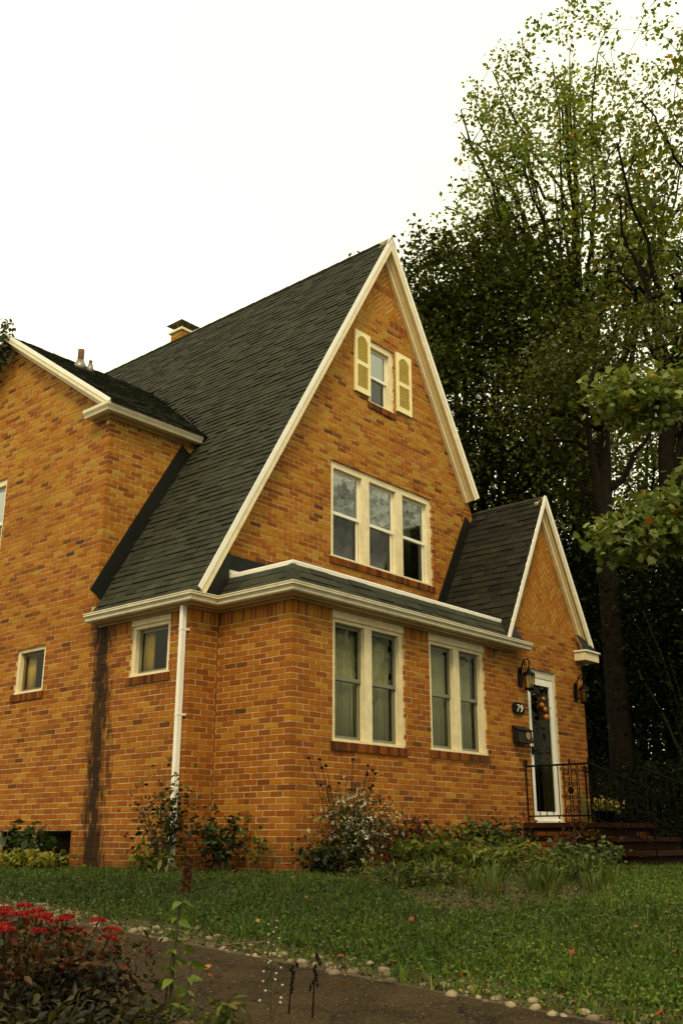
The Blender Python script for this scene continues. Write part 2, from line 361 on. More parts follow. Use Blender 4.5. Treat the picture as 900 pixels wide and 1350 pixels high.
def lay(W, u0, u1, k0, k1, ops=(), planes=(), corner=None, off=0, dark=0):
    ops = list(ops)
    for k in range(k0, k1):
        z = k*CH; par = (k+off) % 2
        for r in sub_rects((u0+.006 if corner is not None else u0, u1-.006, z, z+CH), ops):
            Q = clip_poly([(r[0], r[2]), (r[1], r[2]), (r[1], r[3]), (r[0], r[3])], planes)
            if len(Q) > 2 and area(Q) > 1e-5: W.core.prism([W.P(a, b, -.11) for a, b in Q], W.n*.1055)
        u = u0
        if corner is not None:
            if par == corner: first = True
            else: u = u0+.1016; first = False
        else:
            first = False
            if par: brick_rect(W, (u+J/2, u+.1016-J/2, z+J/2, z+J/2+BHt), ops, planes); u += .1016
        while u < u1-.02:
            e = min(u+BLn, u1)
            brick_rect(W, (u if first else u+J/2, e-J/2 if e < u1 else e, z+J/2, z+J/2+BHt), ops, planes, .0968 if first else .03)
            first = False; u = e
def soldiers(W, u0, u1, z0, h, ops=(), planes=(), pitch=.0677, t=None):
    for r in sub_rects((u0+.006, u1-.006, z0, z0+h), list(ops)):
        Q = clip_poly([(r[0], r[2]), (r[1], r[2]), (r[1], r[3]), (r[0], r[3])], planes)
        if len(Q) > 2: W.core.prism([W.P(a, b, -.11) for a, b in Q], W.n*.1055)
    u = u0
    while u < u1-.02:
        e = min(u+pitch, u1); brick_rect(W, (u+J/2 if u > u0 else u, e-J/2, z0+J/2, z0+h-J/2), ops, planes, t=t() if t else None); u = e
def herring(W, planes, box):
    Q = clip_poly([(box[0], box[2]), (box[1], box[2]), (box[1], box[3]), (box[0], box[3])], planes)
    W.core.prism([W.P(a, b, -.11) for a, b in Q], W.n*.1055)
    w_, n_ = .0677, 3; cu, cz = (box[0]+box[1])/2, (box[2]+box[3])/2; s2 = math.sqrt(.5)
    g = J/2/w_
    for T in range(-6, 7):
        for j in range(-34, 35):
            for (a0, a1, b0, b1) in ((j+2*n_*T, j+2*n_*T+n_, j, j+1), (j+n_+2*n_*T, j+n_+1+2*n_*T, j+1-n_, j+1)):
                P = [(a0+g, b0+g), (a1-g, b0+g), (a1-g, b1-g), (a0+g, b1-g)]
                P = [(cu+w_*s2*(a-b), cz+w_*s2*(a+b)) for a, b in P]
                if max(q[1] for q in P) < box[2] or min(q[1] for q in P) > box[3] or max(q[0] for q in P) < box[0] or min(q[0] for q in P) > box[1]: continue
                P = clip_poly(P, list(planes)+[(0, -1, -box[2]-.004)])
                if len(P) > 2 and area(P) > .0008: piece(W, P, .03, t=min(.9, max(.3, rnd.gauss(.66, .09))), jit=.0035)
DPT, XM, YW = 1.245, -.43, 3.19           # gable plane, main corner, front of the dormer wing
XR, ZR, SL = 3.36, 9.78, 1.74             # main ridge and slope
EX, EZ, ES = 5.80, 5.58, 1.85             # entry ridge and slope
WYR, WZR, WS = 6.05, 8.13, .68            # wing ridge and slope
WX1 = 6.90
wF = Wall('sunroom_wall', (0, 0, 0), (1, 0, 0), (0, -1, 0)); wL = Wall('sunroom_end_wall', (0, 0, 0), (0, 1, 0), (-1, 0, 0))
wR = Wall('return_wall', (XM, DPT, 0), (1, 0, 0), (0, -1, 0)); wS = Wall('side_wall', (XM, DPT, 0), (0, 1, 0), (-1, 0, 0))
wG = Wall('gable_wall', (XM, DPT, 0), (1, 0, 0), (0, -1, 0)); wW = Wall('dormer_wall', (XM, YW, 0), (1, 0, 0), (0, -1, 0))
wD = Wall('dormer_gable_wall', (XM, YW, 0), (0, 1, 0), (-1, 0, 0)); wE = Wall('entry_end_wall', (WX1, 0, 0), (0, 1, 0), (1, 0, 0))
KS = 40                                     # soldier course starts here
OW1, OW2, ODR = (.70, 2.10, 1.32, 2.93), (2.64, 3.98, 1.335, 2.93), (5.13, 5.99, .45, 2.76)
SIL = lambda o: (o[0]-.03, o[1]+.03, o[2]-.105, o[2])
fo = [OW1, OW2, ODR, SIL(OW1), SIL(OW2)]
entry_planes = [(ES, 1, ES*(EX)+EZ-.12), (-ES, 1, -ES*EX+EZ-.12)]
lay(wF, 0, WX1, -3, KS, fo, corner=0)
soldiers(wF, 0, 4.25, KS*CH, .2032, fo)
lay(wF, 4.25, WX1, KS, 50, [(4.2, 4.25, 2, 3)], entry_planes)
herring(wF, entry_planes, (4.3, 7.2, 50*CH, 5.6))
lay(wL, 0, DPT, -3, KS, corner=1); soldiers(wL, .03, DPT, KS*CH, .2032)
lay(wR, 0, -XM, -3, KS, corner=0); soldiers(wR, 0, -XM, KS*CH, .2032)
SO = lambda y0, y1, z0, z1: (y0-DPT, y1-DPT, z0, z1)
OS2, OS1 = SO(1.63, 2.40, 2.15, 2.93), SO(4.29, 5.02, 2.165, 2.80)
OB1, OB2 = SO(3.35, 4.10, -.1, .335), SO(4.20, 5.0, -.1, .335)
OS0 = SO(5.5, 6.4, 5.0, 5.0)
so = [OS1, OS2, OB1, OB2, SIL(OS1), SIL(OS2)]
lay(wS, 0, 8.0, -3, KS, so, corner=1)
lay(wS, 1.85, 8.0, KS, 43, so); soldiers(wS, 0, 1.85, KS*CH, .2032, so)
OD = (2.60, 3.50, 4.28, 5.62)
dg = [(-WS, 1, WZR-.10-WS*(WYR-YW)), (WS, 1, WZR-.10+WS*(WYR-YW))]
lay(wD, 0, 5.9, 43, 122, [OD, SIL(OD)], dg, corner=1)
dorm_planes = [(0, 1, 6.0), (SL, -1, SL*(XR-XM)-ZR-.0)]
lay(wW, 0, 1.7, 43, 86, [], dorm_planes, corner=0); soldiers(wW, 0, 1.9, 86*CH, .2, [], dorm_planes)
gp = [(-SL, 1, ZR-.14-SL*(XR-XM)), (SL, 1, ZR-.14+SL*(XR-XM))]
G = lambda x0, x1, z0, z1: (x0-XM, x1-XM, z0, z1)
OG3, OG1 = G(2.065, 4.53, 4.045, 5.51), G(2.95, 3.60, 6.72, 7.82)
go = [OG3, OG1, SIL(OG3), SIL(OG1)]
lay(wG, 0, 7.7, 43, 122, go, gp)
z0 = 122*CH
soldiers(wG, 1.5, 6.2, z0, .13, go, gp, .135)
herring(wG, gp+[(0, 1, z0+.13+.42)], (2.2, 5.6, z0+.13, z0+.56))
soldiers(wG, 2.2, 5.6, z0+.55, .115, [], gp, .135, t=lambda: rnd.uniform(.15, .4))
herring(wG, gp, (2.6, 5.0, z0+.67, ZR))
lay(wE, .03, DPT, -3, 46)
# chimney behind the ridge
chim = empty('chimney'); chim.parent = house
cwx, cwy = (3.72, 4.06), (6.85, 7.20)
wC1 = Wall('c', (cwx[0], cwy[0], 0), (1, 0, 0), (0, -1, 0)); wC2 = Wall('c', (cwx[0], cwy[0], 0), (0, 1, 0), (-1, 0, 0))
mb = MB().box((cwx[0]+.01, cwy[0]+.01, 8), (cwx[1], cwy[1], 10.27))
mb.build('chimney_stack', M['mortar'], chim)
lay(wC1, 0, .34, 128, 151, corner=0); lay(wC2, 0, .35, 128, 151, corner=1)
MB().box((cwx[0]-.04, cwy[0]-.04, 10.27), (cwx[1]+.04, cwy[1]+.04, 10.32)).build('chimney_crown', M['trim'], chim)
mb = MB()
for a in (.05, .29):
    for b in (.05, .30): mb.box((cwx[0]+a-.012, cwy[0]+b-.012, 10.32), (cwx[0]+a+.012, cwy[0]+b+.012, 10.48))
c = ((cwx[0]+cwx[1])/2, (cwy[0]+cwy[1])/2)
mb.raw([(c[0]-.25, c[1]-.25, 10.46), (c[0]+.25, c[1]-.25, 10.46), (c[0]+.25, c[1]+.25, 10.46), (c[0]-.25, c[1]+.25, 10.46), (c[0], c[1], 10.61)], [(0, 3, 2, 1), (0, 1, 4), (1, 2, 4), (2, 3, 4), (3, 0, 4)])
mb.lathe((c[0], c[1], 0), [(.09, 10.31), (.09, 10.40)], 12)
mb.build('chimney_cap', M['greymetal'], chim)
walls = {}
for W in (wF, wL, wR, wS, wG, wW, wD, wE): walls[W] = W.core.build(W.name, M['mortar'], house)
for W in (wC1, wC2): walls[W] = chim
STD.sort(key=lambda q: np.linalg.norm(q[0]-CAM) + (0 if q[1] in (wF, wL, wR) else 1.5) + (4 if q[0][2] < .25 else 0))
HB = (BLn-J)/2
bm_ = MB().box((-HB, 0, -BHt/2), (HB, .03, BHt/2)).mesh('brick', M['brick'])
bm_b = MB().box((-HB, -.03, -BHt/2), (HB, 0, BHt/2)).mesh('brick', M['brick'])
for i, (c_, W, P, t) in enumerate(STD):
    if i < 300:
        o = link('brick', bm_ if W.n[1] < 0 else bm_b, walls[W]); o.location = c_; o['tint'] = t
        if W.n[0] < 0: o.rotation_euler.z = math.pi/2
    else: FIELD.prism([q-W.n*.03 for q in P], W.n*.03, t)
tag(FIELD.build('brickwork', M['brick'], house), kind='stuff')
# back and far walls that close the house
MB().box((XM, 9.3, -.3), (7.17, 9.4, 3.1)).build('back_wall', M['mortar'], house)
MB().box((7.07, DPT, -.3), (7.17, 9.4, 3.1)).build('far_side_wall', M['mortar'], house)
MB().box((XM+.02, DPT+.02, 2.98), (7.1, 9.3, 3.06)).build('floor_slab', M['room'], house)
MB().prism([(XM, 9.3, 3.0), (7.15, 9.3, 3.0), (XR, 9.3, ZR-.14)], (0, .1, 0)).build('back_gable', M['mortar'], house)
MB().box((.02, 1.0, -.2), (4.6, 1.03, 2.95)).build('room_wall', M['room'], house)
MB().box((.02, .02, 2.93), (6.8, 1.24, 2.97)).build('sunroom_ceiling', M['room'], house)

# ------------------------------------------------------------------ roofs with single shingles
SHF = MB(); SHSTD = []
def roof_plane(O, U, V, ulen, vlen, e, tw, keep=None, planes=(), thick=.014, old=False, jit=.02):
    O, U, V = (np.array(q, float) for q in (O, U, V)); U /= np.linalg.norm(U); V /= np.linalg.norm(V); Nn = np.cross(U, V)
    if Nn[2] < 0: Nn = -Nn
    k = 0; v = 0.
    while v < vlen-.01:
        u = -rnd.uniform(0, tw)
        while u < ulen:
            wd = tw*rnd.uniform(.85, 1.18) if not old else tw*rnd.uniform(.92, 1.08)
            a, b = max(u+.003, 0), min(u+wd-.003, ulen); u += wd
            if b-a < .02: continue
            th = thick*rnd.uniform(.6, 1.7); lo = v-rnd.uniform(0, jit*e)
            P = [(a, lo), (b, lo), (b, min(v+e*1.35, vlen)), (a, min(v+e*1.35, vlen))]
            if planes: P = clip_poly(P, planes)
            if len(P) < 3: continue
            cc = O+U*(a+b)/2+V*(v+e/2)
            if keep and not keep(cc): continue
            t = min(1, max(0, rnd.gauss(.45, .13)))
            top = [O+U*p+V*q+Nn*(.004+th*max(0, 1-(q-v)/(e*1.5))) for p, q in P]; bot = [O+U*p+V*q-Nn*.002 for p, q in P]
            SHSTD.append((np.linalg.norm(cc-CAM), bot, top, t, old, cc))
        v += e; k += 1
def slab(name, pts, th, m=None):        # four corners of the top, thickness downwards along the normal
    P = [np.array(q, float) for q in pts]; n = np.cross(P[1]-P[0], P[3]-P[0]); n /= np.linalg.norm(n)
    if n[2] < 0: n = -n
    return MB().prism([q-n*th for q in P], n*(th-.003)).build(name, m or M['deck'], house)
YF, YB = 1.06, 9.6
lenm = (XR-(XM-.10))*math.hypot(1, SL)
xe = XM-.10; ze = ZR-SL*(XR-xe)
YS = YF+.03; xi = XM+.12; zi = ZR-SL*(XR-xi)
rf_main = slab('main_roof', [(xe, YS, ze), (xe, YW-.03, ze), (XR, YW-.03, ZR), (XR, YS, ZR)], .05)
slab('main_roof', [(xi, YW-.03, zi), (xi, YB, zi), (XR, YB, ZR), (XR, YW-.03, ZR)], .09)
xe2 = XR+(XR-xe)
slab('main_roof', [(xe2, YB, ze), (xe2, YF+.8, ze), (XR, YS, ZR), (XR, YB, ZR)], .09)
def wing_z(y): return WZR-WS*abs(y-WYR)
def keep_main(c): return not (YW-.02 < c[1] and c[2] < wing_z(c[1])+.02 and c[1] < 2*WYR-YW+.2)
roof_plane((xe-.03, YF, ze-.03*SL), (0, 1, 0), (1, 0, SL), YB-YF, lenm+.04, .102, .22, keep_main, thick=.015)
# the dormer wing's front slope up to the main roof
xw0 = XM-.17; ye = YW-.2
xs0 = xw0+.03
slab('dormer_roof', [(xs0, ye, wing_z(ye)), (1.2, ye, wing_z(ye)), (2.45, WYR, WZR), (xs0, WYR, WZR)], .09)
slab('dormer_roof', [(2.45, WYR, WZR), (1.2, 2*WYR-ye, wing_z(ye)), (xs0, 2*WYR-ye, wing_z(ye)), (xs0, WYR, WZR)], .09)
def keep_wing(c): return c[2] > ZR-SL*(XR-c[0])-.05
roof_plane((xw0, ye-.03, wing_z(ye)-.02), (1, 0, 0), (0, 1, WS), 3.3, (WYR-ye)*math.hypot(1, WS)+.03, .102, .22, keep_wing, thick=.015)
# entry roof
yf2 = -.14; xl = EX-1.42; zl = EZ-ES*1.42; xr2 = EX+1.36; zr2 = EZ-ES*1.36
rf_entry = slab('entry_roof', [(xl, yf2+.03, zl), (xl, DPT, zl), (EX, DPT+.2, EZ), (EX, yf2+.03, EZ)], .07)
slab('entry_roof', [(xr2, DPT, zr2), (xr2, yf2+.03, zr2), (EX, yf2+.03, EZ), (EX, DPT+.2, EZ)], .07)
roof_plane((xl, yf2, zl), (0, 1, 0), (1, 0, ES), DPT-yf2+.02, 1.42*math.hypot(1, ES), .12, .22, None, old=True)
roof_plane((xr2, yf2, zr2), (0, 1, 0), (-1, 0, ES), DPT-yf2+.02, 1.36*math.hypot(1, ES), .12, .22, None, old=True)
# skirt roof round the sunroom
GO, SI, ZG, ZS = .17, .06, 3.0, 3.31      # gutter line outwards, strip line inwards
sv = (GO+SI, ZS-ZG); svl = math.hypot(*sv)
slab('skirt_roof', [(-GO, -GO, ZG), (4.85, -GO, ZG), (4.85, SI, ZS), (SI, SI, ZS)], .05)
slab('skirt_roof', [(-GO, DPT, ZG), (-GO, -GO, ZG), (SI, SI, ZS), (SI, DPT, ZS)], .05)
roof_plane((-GO, -GO, ZG), (1, 0, 0), (0, sv[0], sv[1]), 5.05, svl, .13, .33, None, [(-1, (GO+SI)/svl, 0)], thick=.012)
roof_plane((-GO, -GO, ZG), (0, 1, 0), (sv[0], 0, sv[1]), DPT+GO, svl, .13, .33, None, [(-1, (GO+SI)/svl, 0)], thick=.012)
MB().box((SI, SI, 3.27), (4.9, DPT-.02, 3.3)).build('flat_roof', M['darkmetal'], house)
SHSTD.sort(key=lambda q: q[0] + (0 if not q[4] else -3))
SHO = MB()
for i, (d, bot, top, t, old, cc) in enumerate(SHSTD):
    n_ = len(top); faces = [tuple(range(n_))]+[(k, n_+k, n_+(k+1) % n_, (k+1) % n_) for k in range(n_)]
    if i < 300:
        m_ = MB().raw([q-cc for q in top+bot], faces, t+1e-4)
        o = m_.build('shingle', M['oldshingle' if old else 'shingle'], rf_entry if old else rf_main); o.location = cc
    else: (SHO if old else SHF).raw(top+bot, faces, t+1e-4)
tag(SHF.build('shingles', M['shingle'], house), kind='stuff')
if SHO.v: tag(SHO.build('worn_shingles', M['oldshingle'], house), kind='stuff')
# ridge caps
def ridge(p0, p1, wv, drop, name='ridge_cap'):
    p0, p1 = np.array(p0, float), np.array(p1, float); Lr = np.linalg.norm(p1-p0); d = (p1-p0)/Lr; wv = np.array(wv, float); mb = MB(); s = 0
    while s < Lr-.02:
        e = min(s+.32, Lr); a = p0+d*s+np.array((0, 0, .022)); b = p0+d*e+np.array((0, 0, .012))
        q = np.array((0, 0, -drop)); th = np.array((0, 0, -.012))
        mb.raw([a-wv+q, a, a+wv+q, b-wv+q, b, b+wv+q, a-wv+q+th, a+th, a+wv+q+th, b-wv+q+th, b+th, b+wv+q+th],
               [(0, 1, 4, 3), (1, 2, 5, 4), (0, 6, 7, 1), (1, 7, 8, 2), (3, 4, 10, 9), (4, 5, 11, 10), (0, 3, 9, 6), (2, 8, 11, 5)], rnd.uniform(.2, .6)); s = e-.02
    return mb.build(name, M['shingle'], house)
ridge((XR, YF-.02, ZR+.01), (XR, YB, ZR+.01), (.10, 0, 0), .10*SL)
ridge((xw0, WYR, WZR), (2.45, WYR, WZR), (0, .13, 0), .13*WS)
ridge((EX, yf2, EZ), (EX, DPT, EZ), (.08, 0, 0), .08*ES)
ridge((-GO, -GO, ZG+.01), (SI, SI, ZS+.01), (.06, -.06, 0), .05)

# ------------------------------------------------------------------ trim, gutters, flashing
def sweep(name, prof, m, path, parent=house):   # prof (offset outwards, z), path: function of the offset giving the corner points
    mb = MB(); rows = [path(d) for d, z in prof]; n_ = len(prof); k = len(rows[0]); V = []
    for j in range(k):
        for i in range(n_): V.append((rows[i][j][0], rows[i][j][1], prof[i][1]))
    Fs = [(j*n_+i, j*n_+(i+1) % n_, (j+1)*n_+(i+1) % n_, (j+1)*n_+i) for j in range(k-1) for i in range(n_)]
    Fs += [tuple(range(n_)), tuple((k-1)*n_+i for i in range(n_-1, -1, -1))]
    mb.raw(V, Fs); return mb.build(name, m, parent)
gpath = lambda d: [(XM-d, 3.13), (XM-d, DPT-d), (-d, DPT-d), (-d, -d), (4.98, -d)]
gut = sweep('gutter', [(.12, 2.915), (.185, 2.915), (.20, 2.93), (.20, 2.955), (.212, 2.975), (.228, 2.985), (.228, 3.01), (.235, 3.012), (.235, 3.024), (.222, 3.024), (.218, 3.012), (.12, 3.012)], M['gutter'], gpath)
for pth in (lambda d: [(1.62, -d), (1.70, -d)], lambda d: [(3.55, -d), (3.63, -d)], lambda d: [(XM-d, 2.2), (XM-d, 2.12)]):
    sweep('gutter_joint', [(.125, 2.912), (.187, 2.912), (.203, 2.929), (.203, 2.954), (.215, 2.974), (.231, 2.984), (.231, 3.009), (.125, 3.009)], M['gutter'], pth, gut)
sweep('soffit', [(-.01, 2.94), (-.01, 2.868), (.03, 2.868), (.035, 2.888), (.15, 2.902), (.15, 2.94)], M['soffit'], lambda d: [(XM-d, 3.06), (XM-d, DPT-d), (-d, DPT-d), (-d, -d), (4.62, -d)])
sweep('crown_moulding', [(.1185, 2.985), (.1185, 2.90), (.105, 2.893), (.09, 2.893), (.09, 2.985)], M['cream'], lambda d: [(XM-d, 3.1), (XM-d, DPT-d), (-d, DPT-d), (-d, -d), (4.66, -d)])
sweep('roof_edge_strip', [(-.05, 3.295), (-.045, 3.352), (-.06, 3.365), (-.12, 3.365), (-.12, 3.295)], M['white'], lambda d: [(-d, DPT-.005), (-d, -d), (4.79, -d)])
MB().box((.0, DPT-.05, 3.40), (.33, DPT-.021, 3.445)).build('edge_strip', M['white'], house)
# downspout
ds = MB(); x0, y0 = XM-.085, DPT+.055
ds.box((x0-.035, y0-.026, -.05), (x0+.03, y0+.026, 2.90)); ds.build('downspout', M['white'], house)
for z in (.5, 1.6, 2.6): MB().box((x0-.038, y0-.029, z), (XM, y0+.029, z+.025)).build('downspout_strap', M['white'], house)
def rake(p_low, p_top, wall_y, out, w_f, parent=house, slope_dir=1):
    """fascia, soffit and frieze along one side of a gable in the plane y = wall_y"""
    p0, p1 = np.array(p_low, float), np.array(p_top, float); d = p1-p0; d /= np.linalg.norm(d)
    dn = np.array((d[2], 0, -d[0])); dn = dn if dn[2] < 0 else -dn     # perpendicular, downwards
    L_ = p1-p0
    MB().para(p0+np.array((0, -out, 0))-dn*.012, L_, dn*w_f, (0, .022, 0)).build('rake_board', M['trim'], parent)
    MB().para(p0+np.array((0, -out-.012, 0))-dn*.03, L_, dn*.065, (0, .0115, 0)).build('rake_cap', M['white'], parent)
    MB().para(p0+np.array((0, -out+.0225, 0))+dn*(w_f-.04), L_, dn*.015, (0, out-.024, 0)).build('rake_soffit', M['cream'], parent)
    MB().para(p0+np.array((0, -.055, 0))+dn*(w_f-.0245), L_*.985, dn*.085, (0, .053, 0)).build('rake_frieze', M['trim'], parent)
    MB().para(p0+np.array((0, -.095, 0))+dn*(w_f-.0245), L_*.99, dn*.03, (0, .0395, 0)).build('rake_bed_moulding', M['cream'], parent)
rz = lambda x, off=.0: ZR-SL*abs(XR-x)-off
rake((xe+.04, DPT, rz(xe+.04)), (XR, DPT, ZR), DPT, .185, .125)
xq = XR+2.30
rake((xq, DPT, rz(xq)), (XR, DPT, ZR), DPT, .182, .122)
ez = lambda x: EZ-ES*abs(x-EX)
rake((xl+.04, 0, ez(xl+.04)), (EX, 0, EZ), 0, .145, .075)
rake((xr2-.05, 0, ez(xr2-.05)), (EX, 0, EZ), 0, .142, .095)
# cornice return at the entry's outer eave
mb = MB().box((WX1-.22, -.20, 3.0), (WX1+.24, .02, 3.14)).build('cornice_return', M['trim'], house)
MB().box((WX1-.24, -.225, 3.14), (WX1+.26, .02, 3.165)).build('cornice_cap', M['white'], house)
MB().prism([(WX1-.2, -.2, 3.166), (WX1+.24, -.2, 3.166), (WX1-.1, -.05, 3.42), (WX1-.2, -.05, 3.42)], (0, .0, .012)).build('return_roof', M['darkmetal'], house)
MB().box((WX1+.16, .03, 2.99), (WX1+.3, DPT, 3.1)).build('entry_gutter', M['gutter'], house)
# dormer wing: rake along its gable, eave gutter and boxed return
p0 = np.array((XM-.17, ye, wing_z(ye))); p1 = np.array((XM-.17, WYR, WZR)); d = (p1-p0)/np.linalg.norm(p1-p0); dn = np.array((0, d[2], -d[1]))
Lw = p1-p0
MB().para(p0-dn*.01, Lw, dn*.10, (.022, 0, 0)).build('rake_board', M['trim'], house)
MB().para(p0-dn*.03+np.array((-.011, 0, 0)), Lw, dn*.06, (.0105, 0, 0)).build('rake_cap', M['white'], house)
MB().para(p0+dn*.07+np.array((.0225, 0, 0)), Lw, dn*.014, (.145, 0, 0)).build('rake_soffit', M['cream'], house)
MB().para(p0+dn*.085+np.array((.13, 0, 0)), Lw, dn*.075, (.038, 0, 0)).build('rake_frieze', M['trim'], house)
dpath = lambda q: [(XM-q, 3.58), (XM-q, YW-q), (1.12-.0*q, YW-q)]
sweep('dormer_gutter', [(.08, 5.93), (.17, 5.93), (.18, 5.96), (.205, 6.0), (.205, 6.045), (.08, 6.045)], M['gutter'], dpath)
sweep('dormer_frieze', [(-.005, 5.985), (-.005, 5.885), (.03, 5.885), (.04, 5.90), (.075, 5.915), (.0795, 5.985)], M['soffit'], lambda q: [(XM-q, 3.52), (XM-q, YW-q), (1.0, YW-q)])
# black flashing where brick meets roof
dm = np.array((1, 0, SL))/math.hypot(1, SL); nm = np.array((-SL, 0, 1))/math.hypot(1, SL)
pA = np.array((XM-.01, YW-.018, rz(XM-.01)))
MB().para(pA-nm*.03+dm*.13, dm*(2.86), nm*.24, (0, .0155, 0)).build('roof_flashing', M['darkmetal'], house)
de = np.array((1, 0, ES))/math.hypot(1, ES); ne = np.array((-ES, 0, 1))/math.hypot(1, ES)
pB = np.array((xl+.05, DPT-.018, ez(xl+.05)))
MB().para(pB, de*2.62, ne*.20, (0, .0155, 0)).build('roof_flashing', M['darkmetal'], house)
MB().box((.02, DPT-.0185, 3.28), (2.3, DPT-.003, 3.65)).build('wall_flashing', M['darkmetal'], house)
MB().prism([(XM+.07, DPT-.16, 3.03), (-.04, DPT-.16, 3.03), (.03, DPT-.16, 3.60), (-.03, DPT-.16, 3.62)], (0, .15, 0)).build('wall_flashing', M['darkmetal'], house)
MB().prism([(4.55, -.125, 3.02), (4.95, -.125, 3.02), (4.62, -.06, 3.36)], (0, .05, .0)).build('valley_flashing', M['darkmetal'], house)
# step flashing tabs on the entry roof side and soil pipes on the wing roof
for (x, y, r, h, nm_) in ((.50, 5.50, .055, .34, 'vent_pipe'), (.78, 5.62, .032, .2, 'vent_pipe')):
    z = wing_z(y); v = MB().lathe((x, y, z), [(r, -.05), (r, h), (r*.8, h+.005)], 10).build(nm_, M['rust'], house, True)
    MB().lathe((x, y, z), [(r*2.6, -.06), (r*1.7, .06), (r*1.15, .14)], 10).build('pipe_boot', M['greymetal'], v, True)

# ------------------------------------------------------------------ windows
def wbox(mb, W, u0, u1, z0, z1, d0, d1, t=0):
    a, b = W.P(u0, z0, d0), W.P(u1, z1, d1); mb.box(a, b, t)
def window(W, o, cols, head, case, mull, fm, sm, rec=.05, gl='glass', sash_w=.045, label=None, sillm=True, split=.5, skip_l=False):
    u0, u1, z0, z1 = o; mb = MB()
    wbox(mb, W, u0, u0+case, z0+.035, z1, -.11, -rec+.02); wbox(mb, W, u1-case, u1, z0+.035, z1, -.11, -rec+.02)
    wbox(mb, W, u0+case, u1-case, z1-head, z1, -.11, -rec+.022)
    wbox(mb, W, u0, u1, z0, z0+.034, -.12, -rec+.035)
    cw = (u1-u0-2*case-mull*(cols-1))/cols
    for i in range(1, cols):
        a = u0+case+cw*i+mull*(i-1); wbox(mb, W, a, a+mull, z0+.035, z1-head, -.11, -rec+.021)
    win = mb.build('window', fm, house)
    if head > .1:
        m2 = MB(); wbox(m2, W, u0-.004, u1+.004, z1-head+.045, z1-.006, -rec+.0225, -rec+.045); m2.build('head_casing', M['trim'], win)
    for i in range(cols):
        a = u0+case+(cw+mull)*i; b = a+cw; zb, zt = z0+.035, z1-head; zm = zb+(zt-zb)*split
        for (q0, q1, dd) in ((zm-.02, zt, -.06), (zb, zm+.02, -.085)):
            dd -= rec-.02; m2 = MB(); s = sash_w
            wbox(m2, W, a+.002, a+s, q0, q1, dd-.022, dd); wbox(m2, W, b-s, b-.002, q0, q1, dd-.022, dd)
            wbox(m2, W, a+s, b-s, q1-s, q1, dd-.022, dd-.001); wbox(m2, W, a+s, b-s, q0, q0+s, dd-.022, dd-.001)
            m2.build('sash', sm, win)
            m3 = MB(); wbox(m3, W, a+s-.004, b-s+.004, q0+s-.004, q1-s+.004, dd-.013, dd-.009); m3.build('pane', M['scrglass' if gl == 'glass' and dd < -.1 else gl], win)
    if sillm:
        m4 = MB(); u = u0-.03
        wbox(m4, W, u0-.03, u1+.03, z0-.105, z0-.002, -.11, -.012)
        m4.build('sill_mortar', M['mortar'], win)
        m5 = MB()
        while u < u1+.02:
            e = min(u+.068, u1+.03); j_ = rnd.uniform(-.003, .003)
            P = [W.P(u+.004, z0-.103, -.05), W.P(e-.004, z0-.103, -.05), W.P(e-.004, z0-.004, -.05), W.P(u+.004, z0-.004, -.05)]
            m5.prism(P, W.n*(.070+j_), rnd.uniform(.01, .22)); u = e
        m5.build('sill', M['brick'], win)
    return win
window(wF, OW1, 2, .20, .075, .14, M['trim'], M['sash'], split=.52, gl='sglass')
window(wF, OW2, 2, .20, .075, .14, M['trim'], M['sash'], split=.52, gl='sglass')
window(wG, OG3, 3, .10, .085, .17, M['trim'], M['wsash'], split=.50)
window(wG, OG1, 1, .10, .085, 0, M['trim'], M['wsash'], split=.50)
window(wS, OS2, 1, .18, .075, 0, M['trim'], M['sash'], split=.02, gl='sglass')
window(wS, OS1, 1, .05, .07, 0, M['trim'], M['jamb'], split=.02, gl='sglass')
window(wD, OD, 1, .10, .07, 0, M['trim'], M['wsash'])
for o in (OB1, OB2):
    m_ = MB(); wbox(m_, wS, o[0], o[1], o[3]-.04, o[3], -.1, -.07); wbox(m_, wS, o[0], o[0]+.03, o[2], o[3]-.04, -.1, -.07); wbox(m_, wS, o[1]-.03, o[1], o[2], o[3]-.04, -.1, -.07)
    bw = m_.build('basement_window', M['iron'], house); m_ = MB(); wbox(m_, wS, o[0]+.03, o[1]-.03, o[2], o[3]-.04, -.095, -.088); m_.build('pane', M['doorwood'], bw)
# shutters beside the small gable window
def shutter(u0, u1, z0, z1):
    mb = MB(); d0, d1 = .004, .04; s = .055; W = wG; zm = (z0+z1)/2-.02
    wbox(mb, W, u0, u0+s, z0, z1, d0, d1); wbox(mb, W, u1-s, u1, z0, z1, d0, d1)
    wbox(mb, W, u0+s, u1-s, z0, z0+.09, d0, d1-.001); wbox(mb, W, u0+s, u1-s, zm-.035, zm+.035, d0, d1-.001)
    a, b = u0+s, u1-s; n_ = 8; arch = []
    for i in range(n_+1):
        q = -1+2*i/n_; arch.append((a+(b-a)*i/n_, z1-.16+.09*(1-q*q) if abs(q) < .8 else z1-.16+.02*(1-abs(q))/.2))
    for i in range(n_):
        mb.prism([W.P(arch[i][0], arch[i][1], d0), W.P(arch[i+1][0], arch[i+1][1], d0), W.P(arch[i+1][0], z1, d0), W.P(arch[i][0], z1, d0)], W.n*(d1-d0-.001))
    sh = mb.build('shutter', M['shutter'], house); lv = MB()
    for (q0, q1) in ((z0+.09, zm-.035), (zm+.035, z1-.07)):
        z = q0+.005
        while z < q1-.02:
            lv.para(W.P(a, z, d0+.003), W.u*(b-a), W.n*.026+np.array((0, 0, -.002)), np.array((0, 0, .010))-W.n*.018); z += .034
    wbox(lv, W, a, b, z0+.05, z1-.06, .001, .005)
    tag(lv.build('louvers', M['shutter'], sh), kind='stuff')
zt = 7.84
